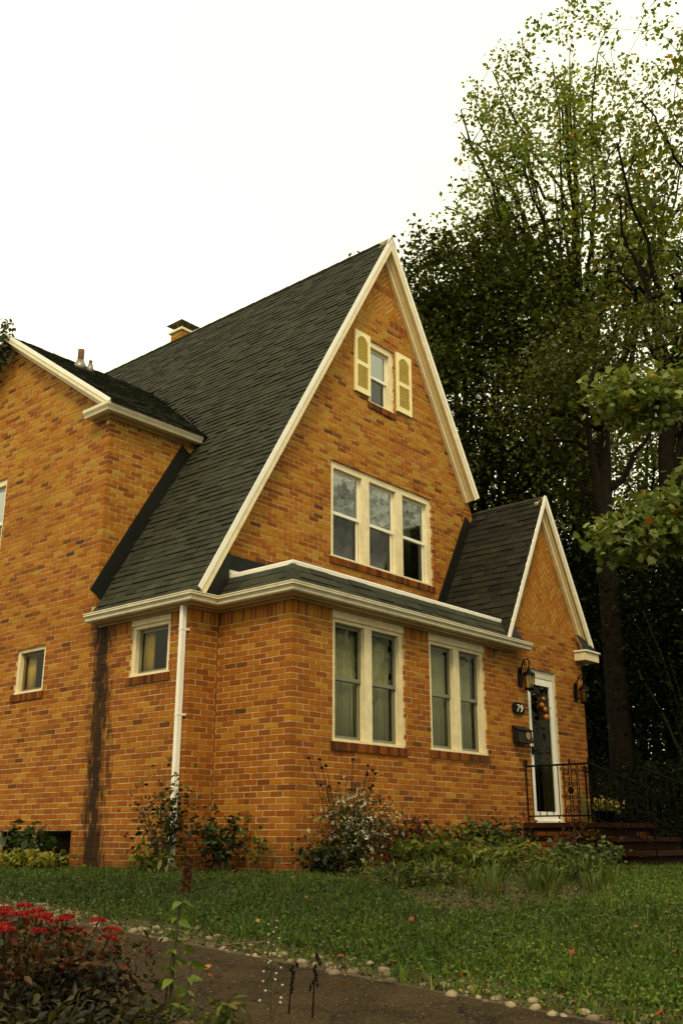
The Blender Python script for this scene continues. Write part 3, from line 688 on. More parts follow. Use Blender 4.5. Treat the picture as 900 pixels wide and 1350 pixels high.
shutter(2.585-XM, 2.955-XM, 6.79, zt); shutter(3.635-XM, 4.025-XM, 6.79, zt)
# curtains behind the panes
def curtain(W, u0, u1, z0, z1, d, m, label, group=None):
    n_ = 28; V = []; Fs = []
    for i in range(n_+1):
        u = u0+(u1-u0)*i/n_; dd = d+.022*math.sin(i*2.1+u*7)+.008*math.sin(i*5.3)
        for z in (z0, z1): V.append(W.P(u, z, dd)); 
        for z in (z0, z1): V.append(W.P(u, z, dd-.006))
    for i in range(n_):
        a = i*4; Fs += [(a, a+4, a+5, a+1), (a+2, a+3, a+7, a+6), (a, a+2, a+6, a+4), (a+1, a+5, a+7, a+3)]
    c_ = sum(V)/len(V); me = MB().raw([v-c_ for v in V], Fs).mesh('curtain', m, True); o = link('curtain', me); o.location = c_
    return tag(o, label, 'curtain', group)
curtain(wF, OW1[0]+.08, OW1[0]+.66, 1.37, 2.72, -.19, M['curtain'], 'sheer grey curtain in the left pane of the sunroom window nearest the corner')
curtain(wF, OW1[0]+.76, OW1[1]-.10, 1.37, 2.72, -.19, M['curtain'], 'sheer grey curtain in the right pane of the sunroom window nearest the corner')
curtain(wF, OW2[0]+.08, OW2[0]+.62, 1.38, 2.72, -.19, M['curtain'], 'sheer grey curtain in the left pane of the sunroom window nearer the door')
curtain(wF, OW2[0]+.72, OW2[1]-.10, 1.38, 2.72, -.19, M['curtain'], 'sheer grey curtain in the right pane of the sunroom window nearer the door')
curtain(wS, OS2[0]+.50, OS2[1]-.08, 2.2, 2.75, -.17, M['blind'], 'yellow curtain at one side of the small window by the white downspout')
curtain(wS, OS1[0]+.48, OS1[1]-.07, 2.2, 2.77, -.17, M['blind'], 'yellow curtain at one side of the small window in the left wall')
curtain(wG, OG3[1]-.55, OG3[1]-.18, 4.1, 5.4, -.3, M['curtain'], 'grey curtain at the right end of the upper triple window')

# ------------------------------------------------------------------ door
u0, u1, z0, z1 = ODR; mb = MB()
wbox(mb, wF, u0, u0+.04, z0, z1, -.11, -.02); wbox(mb, wF, u1-.04, u1, z0, z1, -.11, -.02); wbox(mb, wF, u0+.04, u1-.04, z1-.17, z1, -.11, -.028)
wbox(mb, wF, u0, u1, z1-.025, z1-.001, -.0275, -.005)
door = mb.build('front_door', M['paint'], house)
a, b, zb, zt = u0+.043, u1-.043, z0+.035, z1-.175; mb = MB(); s = .095
wbox(mb, wF, a, a+s, zb, zt, -.075, -.035); wbox(mb, wF, b-s, b, zb, zt, -.075, -.035); wbox(mb, wF, a+s, b-s, zt-s*1.1, zt, -.075, -.036); wbox(mb, wF, a+s, b-s, zb, zb+.13, -.075, -.036)
mb.build('storm_door_frame', M['white'], door)
mb = MB(); wbox(mb, wF, a, b, zb-.033, zb-.004, -.1, .03); mb.build('threshold', M['white'], door)
mb = MB(); wbox(mb, wF, a+s-.004, b-s+.004, zb+.126, zt-s*1.1+.004, -.06, -.055); mb.build('pane', M['dglass'], door)
mb = MB(); wbox(mb, wF, u0, u1, z0, z1, -.30, -.26); mb.build('inner_door', M['doorwood'], door)
mb = MB(); wbox(mb, wF, u1-.13, u1-.02, z0, z1-.15, -.255, -.115); wbox(mb, wF, u0-.02, u0+.02, z0, z1-.15, -.255, -.115); mb.build('door_jamb', M['jamb'], door)
mb = MB(); q = wF.P(a+.045, 1.48, -.035); mb.tube([q, q+(0, -.05, 0), q+(.09, -.055, .0)], .011, 6); mb.lathe(q+np.array((0, -.012, -.06)), [(.018, 0), (.022, .06), (.018, .12)], 8)
mb.build('door_handle', M['iron'], door)
# harvest wreath on the storm door
wr = tag(empty('door_wreath', wF.P(5.55, 2.15, -.03)), 'autumn wreath of small pumpkins and leaves hanging on the storm door', 'wreath')

# ------------------------------------------------------------------ lanterns, plaque, mailbox
def lantern(u, z, label):
    o = tag(empty('wall_lantern', wF.P(u, z, 0)), label, 'lantern', 'lanterns on both sides of the front door')
    def B(name, mb, m, par=o, sm=False): return mb.build(name, m, par, sm)
    mb = MB().prism([(-.05, -.002, -.11), (.05, -.002, -.11), (.06, -.002, 0), (.04, -.002, .14), (0, -.002, .18), (-.04, -.002, .14), (-.06, -.002, 0)], (0, -.02, 0)); B('backplate', mb, M['iron'])
    pts = [(0, -.02, .06), (0, -.05, .2), (0, -.1, .285), (0, -.155, .29), (0, -.18, .25), (0, -.175, .20), (0, -.16, .14)]
    mb = MB().tube(pts, .0115, 8); pts2 = [(0, -.11+.03*math.cos(t)*(1-t/9), .22+.03*math.sin(t)*(1-t/9)) for t in np.linspace(0, 6.5, 14)]; mb.tube(pts2, .007, 6); B('scroll_arm', mb, M['iron'], sm=True)
    c = (0, -.16)
    mb = MB().lathe((c[0], c[1], 0), [(.012, .15), (.03, .135), (.035, .11), (.09, .075), (.105, .05), (.10, .045)], 6); cap = B('cap', mb, M['iron'])
    mb = MB()
    for k in range(6):
        th = 2*math.pi*k/6; x, y = .085*math.cos(th), .085*math.sin(th); mb.tube([(c[0]+x, c[1]+y, .05), (c[0]+x*.82, c[1]+y*.82, -.15)], .0065, 5)
    mb.lathe((c[0], c[1], 0), [(.05, -.175), (.078, -.16), (.078, -.145)], 6)
    mb.lathe((c[0], c[1], 0), [(.012, -.20), (.018, -.185), (.02, -.17)], 6); B('cage', mb, M['iron'])
    for k in range(6):
        t0, t1 = 2*math.pi*k/6, 2*math.pi*(k+1)/6; P = [(c[0]+r*math.cos(t), c[1]+r*math.sin(t), z_) for r, t, z_ in ((.078, t0, .045), (.078, t1, .045), (.063, t1, -.145), (.063, t0, -.145))]
        n_ = np.cross(np.array(P[1])-P[0], np.array(P[3])-P[0]); n_ = n_/np.linalg.norm(n_)*.003; B('pane', MB().prism(P, n_), M['lglass'])
    B('candle', MB().lathe((c[0], c[1], 0), [(.014, -.15), (.014, -.03), (.02, -.02), (.016, .02), (.003, .035)], 8), M['curtain'], sm=True)
lantern(4.92, 2.50, 'black iron wall lantern left of the door, above the house number'); lantern(6.62, 2.46, 'black iron wall lantern right of the door, near the entry corner')
pq = tag(empty('house_number_plaque', wF.P(4.82, 2.06, 0)), 'dark oval plaque with pale house number below the left lantern', 'plaque')
pts = []
for k in range(20):
    t = 2*math.pi*k/20; ct, st_ = math.cos(t), math.sin(t); pts.append((.165*math.copysign(abs(ct)**.6, ct), -.003, .09*math.copysign(abs(st_)**.7, st_)))
MB().prism(pts, (0, -.02, 0)).build('plate', M['plaque'], pq)
MB().prism([(x*.93, -.0232, z*.9) for x, y, z in pts], (0, -.006, 0)).build('plate_rim', M['iron'], pq)
for ch, x in (('7', -.085), ('9', .012)):
    cu = bpy.data.curves.new('digit', 'FONT'); cu.body = ch; cu.size = .15; cu.extrude = .004; cu.shear = .15
    ob = bpy.data.objects.new('tmp', cu); COL.objects.link(ob); bpy.context.view_layer.update()
    me = bpy.data.meshes.new_from_object(ob.evaluated_get(bpy.context.evaluated_depsgraph_get())); bpy.data.objects.remove(ob)
    me.materials.clear(); me.materials.append(M['digit']); o = link('digit', me, pq); o.rotation_euler.x = math.pi/2; o.location = (x, -.0345, -.05)
mbx = tag(empty('mailbox', wF.P(4.82, 1.66, 0)), 'black wall mailbox with a round tan emblem beside the door', 'mailbox')
MB().prism([(-.19, -.004, -.10), (-.19, -.004, .13), (-.19, -.10, .08), (-.19, -.12, -.10)], (.38, 0, 0)).build('body', M['box'], mbx)
MB().prism([(-.20, -.003, .145), (-.20, -.003, .132), (-.20, -.125, .065), (-.20, -.13, .078)], (.40, 0, 0)).build('lid', M['box'], mbx)
mb = MB().tube([(.05, -.115, -.0), (.05, -.128, -.0)], .055, 14); mb.build('emblem', M['emblem'], mbx)
mb = MB()
for x in (-.12, .12): mb.tube([(x, -.06, -.10), (x, -.09, -.15), (x, -.13, -.16), (x, -.14, -.12)], .007, 5)
mb.build('paper_hook', M['iron'], mbx)

# ------------------------------------------------------------------ stoop and railings
stoop = tag(empty('stoop', (5.7, 0, -.12)), 'brick entry stoop with red stone treads stepping down to the lawn', 'steps')
def sb(name, a, b, m): return MB().box(np.array(a)-(5.7, 0, -.12), np.array(b)-(5.7, 0, -.12)).build(name, m, stoop)
sb('base', (4.80, -1.08, -.3), (6.72, -.004, .385), M['stoopb'])
sb('landing', (4.76, -1.14, .385), (6.76, -.03, .45), M['slab'])
for i, (y, z) in enumerate(((-1.48, .20), (-1.82, .02))):
    sb('riser', (4.82, y+.04, -.3), (6.70, -1.079+(-.34)*i-.001*i, z-.0), M['stoopb']); sb('step', (4.78, y, z), (6.74, -1.081-.34*i, z+.055), M['slab'])
wT = Wall('t', (4.80, -1.08, 0), (0, 1, 0), (-1, 0, 0)); wT2 = Wall('t', (4.80, -1.08, 0), (1, 0, 0), (0, -1, 0))
FIELD = MB(); save = STD; STD = []
for k in range(-3, 6):
    for W, ln in ((wT, 1.05), (wT2, 1.9)):
        u = 0 if k % 2 else -.1
        while u < ln:
            a_, b_ = max(u+J/2, .0 if W is wT else .031), min(u+BLn-J/2, ln)
            if b_-a_ > .03 and k*CH+BHt < .38: piece(W, [(a_, k*CH+J/2), (b_, k*CH+J/2), (b_, k*CH+J/2+BHt), (a_, k*CH+J/2+BHt)], t=rnd.uniform(.02, .25))
            u += BLn
o = FIELD.build('stoop_brick', M['brick'], stoop); o.location = (-5.7, 0, .12)
def scroll(mb, c, r, ax, turns=1.4, t0=0, rad=.006, sgn=1):
    pts = []
    for t in np.linspace(0, turns*2*math.pi, 18):
        q = r*(1-t/(turns*2*math.pi)*.75); pts.append(np.array(c)+ax*q*math.cos(t0+sgn*t)+np.array((0, 0, q*math.sin(t0+sgn*t))))
    mb.tube(pts, rad, 5)
def railing(X, label, ornate):
    o = tag(empty('iron_railing', (X, 0, .45)), label, 'railing', 'wrought iron railings of the stoop'); ax = np.array((0, -1., 0))
    mb = MB().tube([(0, -.06, .78), (0, -1.07, .78), (0, -1.95, .40)], .016, 6); mb.tube([(0, -.06, .09), (0, -1.07, .09)], .011, 5)
    scroll(mb, (0, -.06, .83), .05, ax, 1.3, -1.57, .009, -1); scroll(mb, (0, -1.95, .345), .055, ax, 1.3, 1.57, .01); mb.build('handrail', M['iron'], o)
    for y, zt, zb in ((-.06, .86, 0), (-1.05, .86, 0), (-1.93, .42, -.42)): MB().tube([(0, y, zb), (0, y, zt)], .014, 4).build('post', M['iron'], o)
    for y in np.arange(-.15, -1.0, -.105):
        if ornate and -.86 < y < -.66: continue
        MB().tube([(0, y, .09), (0, y, .78)], .0075, 4).build('baluster', M['iron'], o)
    for y in np.arange(-1.16, -1.9, -.11):
        zt = .78+(y+1.07)*.432; MB().tube([(0, y, zt-.72), (0, y, zt)], .0075, 4).build('baluster', M['iron'], o)
    MB().tube([(0, -1.07, .07), (0, -1.93, -.30)], .011, 5).build('bottom_rail', M['iron'], o)
    if ornate:
        mb = MB(); cy = -.76
        for dy in (-.10, .10, -.018, .018): mb.tube([(0, cy+dy, 0), (0, cy+dy, .78)], .008, 4)
        for z in (.16, .34, .52, .68):
            for s_ in (-1, 1): scroll(mb, (0, cy+s_*.055, z), .045, ax, 1.3, 1.57, .0065, s_)
        mb.blob((0, cy, .43), (.02, .05, .05), 6, 4); mb.lathe((0, cy, .78), [(.012, 0), (.022, .03), (.006, .08)], 6); mb.build('scroll_panel', M['iron'], o)
railing(4.86, 'black wrought iron railing with scroll panel on the window side of the stoop', True)
railing(6.66, 'black wrought iron railing on the far side of the stoop', False)

# ------------------------------------------------------------------ leaves and plants
QUAD = (np.array([(0, 0, 0), (.45, .32, .05), (1, 0, -.05), (.45, -.32, .05)]), np.array([(0, 1, 2), (0, 2, 3)]))
LANCE = (np.array([(0, 0, 0), (.35, .16, .04), (1, 0, -.12), (.35, -.16, .04)]), np.array([(0, 1, 2), (0, 2, 3)]))
_m = [(0, 0), (.10, .26), (.02, .46), (.30, .40), (.46, .60), (.52, .30), (.72, .30), (.70, .14), (1, 0), (.70, -.14), (.72, -.30), (.52, -.30), (.46, -.60), (.30, -.40), (.02, -.46), (.10, -.26)]
MAPLE = (np.array([(x, y, -.10*(abs(y)*1.2)**2-.12*x*x) for x, y in _m]+[(.3, 0, .03)]), np.array([(i, (i+1) % 16, 16) for i in range(16)]))
_o = [(0, 0), (.12, .12), (.32, .23), (.55, .20), (.80, .09), (1, 0), (.80, -.09), (.55, -.20), (.32, -.23), (.12, -.12)]
OVATE = (np.array([(x, y, .35*abs(y)-.16*x*x) for x, y in _o]+[(.45, 0, -.03)]), np.array([(i, (i+1) % 10, 10) for i in range(10)]))
BLADE = (np.array([(0, .5, 0), (0, -.5, 0), (1, 0, 0)]), np.array([(0, 1, 2)]))
def unit(a): return a/(np.linalg.norm(a, axis=-1, keepdims=True)+1e-9)
def leaf_mesh(name, P, size, cols, shape=QUAD, m=None, droop=.3, dirs=None, width=1., nrm=None, upb=.6):
    n_ = len(P); T, Fc = shape
    d = unit(rng.normal(size=(n_, 3))*(1, 1, .6)+(0, 0, -droop)) if dirs is None else unit(dirs)
    q = rng.normal(size=(n_, 3))*.8+(0, 0, upb*2) if nrm is None else nrm
    side = unit(np.cross(q, d)); nn = np.cross(d, side)
    s = (np.asarray(size)*np.ones(n_))[:, None, None]
    V = P[:, None, :]+s*(T[None, :, 0:1]*d[:, None, :]+width*T[None, :, 1:2]*side[:, None, :]+T[None, :, 2:3]*nn[:, None, :])
    Fs = (np.arange(n_)*len(T))[:, None, None]+Fc[None]
    return np_mesh(name, V.reshape(-1, 3), Fs.reshape(-1, Fc.shape[1]), m or M['leaf'], np.repeat(cols, len(T), 0))
def pal(n_, cs, ws=None, jit=.25):
    cs = np.array(cs, float); i = rng.choice(len(cs), n_, p=None if ws is None else np.array(ws)/sum(ws))
    return cs[i]*(1+rng.uniform(-jit, jit, (n_, 1)))*(1+rng.uniform(-.08, .08, (n_, 3)))
def bez(a, b, c, n_): t = np.linspace(0, 1, n_)[:, None]; return (1-t)**2*a+2*t*(1-t)*b+t*t*c
def lump(P, seed, f):
    r = np.random.default_rng(seed); o = r.uniform(0, 9, (4, 3)); k = r.normal(size=(4, 3))*f
    return sum(np.sin((P@k[i])+o[i].sum()) for i in range(4))/4
def tree(name, label, base, fork, tr, cc, cr, n_limb, n_clu, n_leaf, clr, lsz, cs, ws, seed, shape=QUAD, m='leaf', gaps=-.1, group='trees behind the entry', lean=(0, 0, 0), extra=None, flat=.6, shell=.45, lump_f=.9, ex_r=.3, twig=.006):
    global rng, rnd
    rng = np.random.default_rng(seed); rnd = random.Random(seed)
    base = np.array((base[0], base[1], float(zg(base[0], base[1]))-.05)); cc = np.array(cc, float); cr = np.array(cr, float)
    root = tag(empty(name, base), label, 'tree', group)
    mb = MB(); fk = np.array((base[0]+(cc[0]-base[0])*.25, base[1]+(cc[1]-base[1])*.25, fork)); top = cc+cr*(.1, -.05, .72)
    tp = np.concatenate([bez(base, (base+fk)/2+np.array(lean), fk, 7), bez(fk, (fk+cc)/2+rng.normal(size=3)*.2, top, 8)[1:]])
    rads = np.concatenate([np.linspace(tr*1.0, tr*.72, 7), np.linspace(tr*.66, tr*.07, 7)]); rads[0] *= 1.35
    mb.tube(tp, rads, 9); nodes = [tp[5:]]; nr = [rads[5:]]
    for i in range(n_limb):
        k = rng.integers(5, 12); s = tp[k]; dv = unit(rng.normal(size=3)); e = cc+cr*dv*rng.uniform(.55, .95)
        if e[2] < s[2]-.5: e[2] = s[2]-.5+rng.uniform(0, 1)
        c_ = s+(e-s)*(.45, .45, .25)+np.array((0, 0, np.linalg.norm(e-s)*rng.uniform(.05, .3)))
        b = bez(s, c_, e, 9); b[1:-1] += rng.normal(size=(7, 3))*.07*cr.min()/3; r0 = rads[k]*rng.uniform(.45, .7); r = np.linspace(r0, max(.012, twig*1.6, r0*.12), 9)
        mb.tube(b, r, 6, cap=False); nodes.append(b[2:]); nr.append(r[2:])
    NP = np.concatenate(nodes); NR = np.concatenate(nr)
    C = []
    while len(C) < n_clu:
        q = unit(rng.normal(size=(400, 3)))*rng.uniform(shell, 1, (400, 1))**.6
        q = cc+q*cr*(1+.32*lump(q*3, seed+1, 1.3)[:, None]); q = q[lump(q, seed, lump_f) > gaps]; C += list(q)
    C = np.array(C[:n_clu])
    if extra is not None: C = np.concatenate([C, extra])
    near = np.array([np.linalg.norm(NP-q, axis=1).min() for q in C]); cap_ = len(NP)+3*len(C); NB = np.zeros((cap_, 3)); RB = np.zeros(cap_); nn = len(NP); NB[:nn] = NP; RB[:nn] = NR
    for j in near.argsort():            # twigs fork off limbs and off earlier twigs
        q = C[j]; dd = np.linalg.norm(NB[:nn]-q, axis=1)+.5*np.maximum(0, NB[:nn, 2]-q[2]); k = int(dd.argmin()); s = NB[k]; r0 = min(RB[k]*.75, max(twig*1.4, .03))
        b = bez(s, s+(q-s)*(.5, .5, .35)+rng.normal(size=3)*.08*dd[k]+np.array((0, 0, .1*dd[k])), q, 5); rr = np.linspace(max(r0, twig*.8), twig*.55, 5); mb.tube(b, rr, 4, cap=False)
        NB[nn:nn+3] = b[1:4]; RB[nn:nn+3] = rr[1:4]; nn += 3
    mb.v = [tuple(np.array(v)-base) for v in mb.v]; mb.build('trunk', M['bark'], root, True)
    P = np.repeat(C, n_leaf, 0); sg = np.full((len(P), 1), clr)
    if extra is not None: sg[-len(extra)*n_leaf:] = ex_r
    P = P+rng.normal(size=P.shape)*sg*(1, 1, flat)
    cols = pal(len(P), cs, ws)*(1+.25*lump(P, seed+5, 1.1))[:, None]
    link('crown', leaf_mesh('crown', P-base, lsz*rng.uniform(.65, 1.25, len(P)), cols, shape, M[m]), root)
    return root
GR = [(.055, .065, .010), (.085, .085, .012), (.030, .042, .008), (.14, .10, .012)]
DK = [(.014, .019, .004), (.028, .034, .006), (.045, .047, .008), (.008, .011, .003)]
p = at(612, 1100, 24); q = at(612, 545, 24.5)
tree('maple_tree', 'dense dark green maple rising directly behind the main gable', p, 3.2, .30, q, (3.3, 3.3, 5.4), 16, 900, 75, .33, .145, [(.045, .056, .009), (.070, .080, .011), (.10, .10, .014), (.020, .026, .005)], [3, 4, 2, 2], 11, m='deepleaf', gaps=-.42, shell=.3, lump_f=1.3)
p = at(795, 1100, 28); q = at(752, 280, 28)
tree('tall_ash_tree', 'tall airy tree with thin pale green leaves against the white sky', p, 9.5, .34, q, (4.5, 4.8, 6.9), 54, 1150, 17, .22, .165, [(.16, .22, .022), (.22, .27, .026), (.09, .13, .014), (.36, .24, .02)], [4, 4, 2, .4], 22, twig=.013, gaps=.12, shell=.2, lump_f=1.5)
p = at(893, 1100, 23); q = at(940, 270, 23.5)
tree('leaning_tree', 'dark limbed tree at the right edge behind the airy tree', p, 9.0, .26, q, (3.4, 3.6, 5.4), 30, 430, 17, .24, .18, [(.13, .17, .02), (.18, .21, .022), (.08, .10, .012), (.40, .19, .015)], [3, 3, 3, .3], 33, twig=.016, gaps=.02, shell=.2, lump_f=1.5)
p = at(826, 1100, 19.5); q = at(790, 520, 20)
tree('forked_tree', 'black trunked tree with a long low limb right of the entry gable', p, 6.2, .24, q, (2.2, 2.4, 1.7), 12, 120, 36, .26, .11, [(.045, .055, .009), (.075, .085, .011), (.12, .115, .014), (.02, .026, .005)], [2, 3, 2, 1], 44, gaps=.1, shell=.2, lump_f=1.5, ex_r=.24,
     extra=np.array([at(x, y, 19.5) for x, y in ((735, 560), (700, 590), (760, 610), (720, 640), (680, 600), (745, 690), (700, 670), (770, 560))]))
p = at(850, 1100, 36); q = at(850, 590, 36)
tree('far_tree', 'distant thin leaved tree showing between the dark trunks', p, 6, .22, q, (4.2, 4.2, 3.6), 16, 420, 20, .36, .2, [(.10, .13, .016), (.15, .17, .02), (.06, .075, .01)], None, 77, gaps=-.05, shell=.1, lump_f=1.4, twig=.012)
# the near maple reaches in from the right with two boughs
E_ = []
for (x0, y0, x1, y1, dd0, dd1, hh, nn_) in ((905, 505, 790, 520, 13.2, 12.6, 18, 40), (905, 545, 800, 550, 13.6, 13, 18, 14), (905, 655, 812, 708, 12.2, 11.6, 20, 60), (905, 700, 830, 730, 12.6, 12, 14, 34), (960, 610, 910, 640, 12.6, 12.2, 30, 16)):
    for i in range(nn_): t = rng.random()**.8; E_.append(at(x0+(x1-x0)*t+rng.normal()*5, y0+(y1-y0)*t+rng.normal()*hh*.55, dd0+(dd1-dd0)*t+rng.normal()*.25))
tree('near_maple_tree', 'broad leaved maple whose boughs reach in from the right edge', at(1130, 1100, 13.5), 3.6, .24, at(1180, 480, 14), (2.3, 2.3, 3.0), 14, 180, 34, .34, .10, [(.15, .19, .035), (.24, .27, .075), (.08, .11, .018), (.32, .12, .02)], [4, 3, 2, .15], 55, shape=MAPLE, gaps=-.3, ex_r=.15, extra=np.array(E_), flat=.4, group=None)
nh = tag(empty('added_house', (-15.5, 0, -.5)), 'unseen neighbouring house added beyond the path to block low sky', 'house')  # out of view, added to darken the lower walls and the path
MB().box((-3, -9, -.3), (3, 9, 6.2)).build('wall', M['siding'], nh)
MB().prism([(-3.4, -9.4, 6.2), (3.4, -9.4, 6.2), (0, -9.4, 9.2)], (0, 18.8, 0)).build('roof', M['deck'], nh)
for y_ in (-6.5, -2.5, 2, 6):
    for z_ in (1.2, 4.0): wn = MB().box((3.001, y_-.5, z_), (3.05, y_+.5, z_+1.4)).build('window', M['trim'], nh); MB().box((3.051, y_-.42, z_+.08), (3.056, y_+.42, z_+1.32)).build('pane', M['doorwood'], wn)
# street trees: two seen in upper windows, dense row added to block low sky
for i, (bx, by, h) in enumerate(((21.5, -16.5, 11.5), (22.5, -11, 10.5), (-3, -21, 6.5), (4, -22, 7), (11, -22, 7.0), (17, -23, 7.5))):
    tree('street_tree', ('sparse tree across the street mirrored in the upper windows', 'second sparse tree across the street mirrored in the upper windows', 'first dense tree of an unseen row added across the street to block low sky', 'second dense tree of an unseen row added across the street to block low sky', 'third dense tree of an unseen row added across the street to block low sky', 'fourth dense tree of an unseen row added across the street to block low sky')[i], (bx, by), 4, .25, (bx, by, h), (3.0, 3.0, 5.2) if i < 2 else (4.2, 3, 5.5), 18, 110 if i < 2 else 260, 16 if i < 2 else 30, .4, .24 if i < 2 else .45, DK, [2, 3, 2, 1], 60+i, gaps=-.1, group='trees across the street')
rng = np.random.default_rng(5); rnd = random.Random(5)
def bush(name, label, base, r, h, n_leaf, lsz, cs, ws=None, shape=QUAD, m='leaf', n_stem=8, group=None, cat='shrub', flower=None, low=.12, lean=0, world_z=None, density=None):
    bz = float(zg(base[0], base[1])) if world_z is None else world_z; b0 = np.array((base[0], base[1], bz))
    root = tag(empty(name, b0), label, cat, group); mb = MB(); tips = []
    for i in range(n_stem):
        th = rng.uniform(0, 6.28); rr = math.sqrt(rng.random()); e = np.array((r*rr*math.cos(th), r*rr*math.sin(th), h*rng.uniform(.6, 1)*(1-.25*rr)))
        b = bez(np.array((e[0]*.15, e[1]*.15, -.02)), e*(.3, .3, .6), e, 5); mb.tube(b, np.linspace(.006+h*.006, .002+h*.001, 5), 4, cap=False); tips += list(b[2:])
    mb.build('stems', M['stem'], root); tips = np.array(tips)
    k = rng.integers(0, len(tips), n_leaf); P = tips[k]+rng.normal(size=(n_leaf, 3))*(r*.28, r*.28, h*.14); P[:, 2] = np.maximum(P[:, 2], low*h*rng.random(n_leaf))
    link('foliage', leaf_mesh('foliage', P, lsz*rng.uniform(.6, 1.3, n_leaf), pal(n_leaf, cs, ws), shape, M[m]), root)
    if flower:
        nf, fs, fc = flower; k = rng.integers(0, len(tips), nf); P = tips[k]+rng.normal(size=(nf, 3))*(r*.22, r*.22, h*.10); n5 = 5
        dirs = unit(rng.normal(size=(nf*n5, 3))+(0, 0, .5)); link('blossom', leaf_mesh('blossom', np.repeat(P, n5, 0), fs*rng.uniform(.7, 1.2, nf*n5), pal(nf*n5, fc, None, .1), QUAD, M['petal'], dirs=dirs), root)
    return root
# dark understory right of the entry
for i, (x, d_, r, h, lb) in enumerate(((735, 25, 1.9, 8.2, 'tall dark evergreen shrub behind the entry gable'), (690, 27, 2.2, 8.8, 'dark evergreen shrub rising behind the entry roof ridge'), (845, 25, 1.8, 7.4, 'dark shrub mass beneath the forked tree'), (890, 22.5, 1.8, 6.6, 'dark evergreen shrub at the right edge below the maple bough'), (855, 19.5, .9, 1.7, 'low dark shrub beyond the stoop railing'), (905, 17, .9, 1.5, 'low dark shrub at the right edge beyond the steps'), (772, 29, 1.7, 8.6, 'dark shrub seen just past the entry corner'), (945, 20, 1.8, 6.0, 'dark shrub at the far right edge'))):
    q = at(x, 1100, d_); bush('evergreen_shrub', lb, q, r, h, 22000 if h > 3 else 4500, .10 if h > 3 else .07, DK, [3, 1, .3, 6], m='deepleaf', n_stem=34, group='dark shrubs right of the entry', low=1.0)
q = at(783, 1100, 26); bush('bright_shrub', 'sunlit pale green shrub glimpsed past the entry corner', q, .35, 3.6, 900, .16, [(.12, .15, .03), (.07, .10, .02)], n_stem=10)
# pale garage glimpsed between the shrubs
gq = at(795, 1100, 33); gr = tag(empty('neighbour_garage', (gq[0], gq[1], -.12)), 'pale sided garage glimpsed through the stoop railing', 'building')
MB().box((-1.2, 0, 0), (1.8, 3, 2.1)).build('wall', M['siding'], gr)
MB().prism([(-1.5, -.3, 2.1), (2.1, -.3, 2.1), (.3, -.3, 3.4)], (0, 3.6, 0)).build('roof', M['deck'], gr)
for k in range(10): MB().box((-1.205, -.012, .05+.2*k), (1.805, -.001, .05+.2*k+.185)).build('siding_board', M['siding'], gr)

# foundation planting
LG = [(.085, .115, .012), (.12, .15, .016), (.045, .065, .009), (.15, .13, .022)]
bush('climbing_shrub', 'dark leafy shrub climbing the foot of the white downspout', (-.80, 1.10), .34, 1.05, 950, .055, DK+[(.09, .11, .02)], None, n_stem=16)
bush('leafy_shrub', 'glossy dark shrub against the inner corner beside the bay', (-.28, .72), .26, .72, 520, .08, [(.02, .03, .006), (.05, .075, .012), (.012, .018, .004)], None, OVATE, n_stem=12)
bush('straggling_plant', 'thin straggling plant at the foot of the bay end wall', (-.22, .28), .2, .5, 130, .055, LG, n_stem=5)
bush('tufted_weed', 'pale tufted weed in front of the downspout shrub', (-1.05, .95), .22, .33, 160, .12, LG, None, LANCE, n_stem=8, cat='plant')
bush('aster_bush', 'tall aster bush dotted with small white flowers at the bay corner', (.40, -.62), .40, .90, 2600, .055, DK+[(.07, .085, .012)], None, LANCE, n_stem=30, flower=(300, .03, [(.62, .60, .46), (.5, .46, .3)]))
mb = MB(); rt_ = tag(empty('seed_head_plant', (.55, -.35, -.12)), 'bare stalks with dark round seed heads above the white asters', 'plant'); hd = MB()
for i in range(15):
    e = np.array((rng.uniform(-.45, .6), rng.uniform(-.2, .25), rng.uniform(.85, 1.28))); b = bez(np.array((e[0]*.4, e[1]*.4, 0)), e*(.5, .5, .6), e, 5); mb.tube(b, .0045, 4); hd.blob(e, (.02, .02, .017), 6, 4, .2)
mb.build('stalks', M['bark'], rt_); hd.build('seed_heads', M['iron'], rt_)
bush('red_leaf_shrub', 'low shrub with dark red leaves under the first window', (1.40, -.52), .46, .60, 1500, .06, [(.13, .018, .010), (.07, .014, .008), (.03, .03, .008)], n_stem=18)
bush('green_shrub', 'leafy green shrub between red shrub and hosta under the second window', (2.5, -.60), .5, .55, 1500, .075, LG+DK[:2], n_stem=18)
bush('rose_shrub', 'dark straggly shrub against the wall below the mailbox', (3.5, -.45), .45, .66, 1000, .06, DK+[(.10, .03, .012)], n_stem=16)
bush('foliage_clump', 'bright green broad clump in front of the first window bed', (.95, -1.15), .42, .40, 800, .09, LG, n_stem=14, cat='plant')
bush('foliage_clump', 'dark green clump at the lawn edge left of the asters', (-.05, -.55), .30, .34, 600, .075, DK+LG[:1], n_stem=12, cat='plant')
bush('silvery_sedum', 'pale rounded grey green clump in front of the stoop', (2.75, -1.95), .40, .36, 900, .07, [(.12, .15, .05), (.09, .12, .035), (.05, .07, .015)], n_stem=26, cat='plant')
bush('fern_clump', 'mixed green foliage in the middle of the flower bed', (1.2, -1.8), .6, .36, 1400, .10, LG, None, LANCE, n_stem=20, cat='plant')
bush('withered_plant', 'brown withered plant hanging beside the stoop', (4.55, -.95), .24, .62, 300, .12, [(.10, .045, .016), (.06, .026, .01)], None, LANCE, n_stem=12, cat='plant')
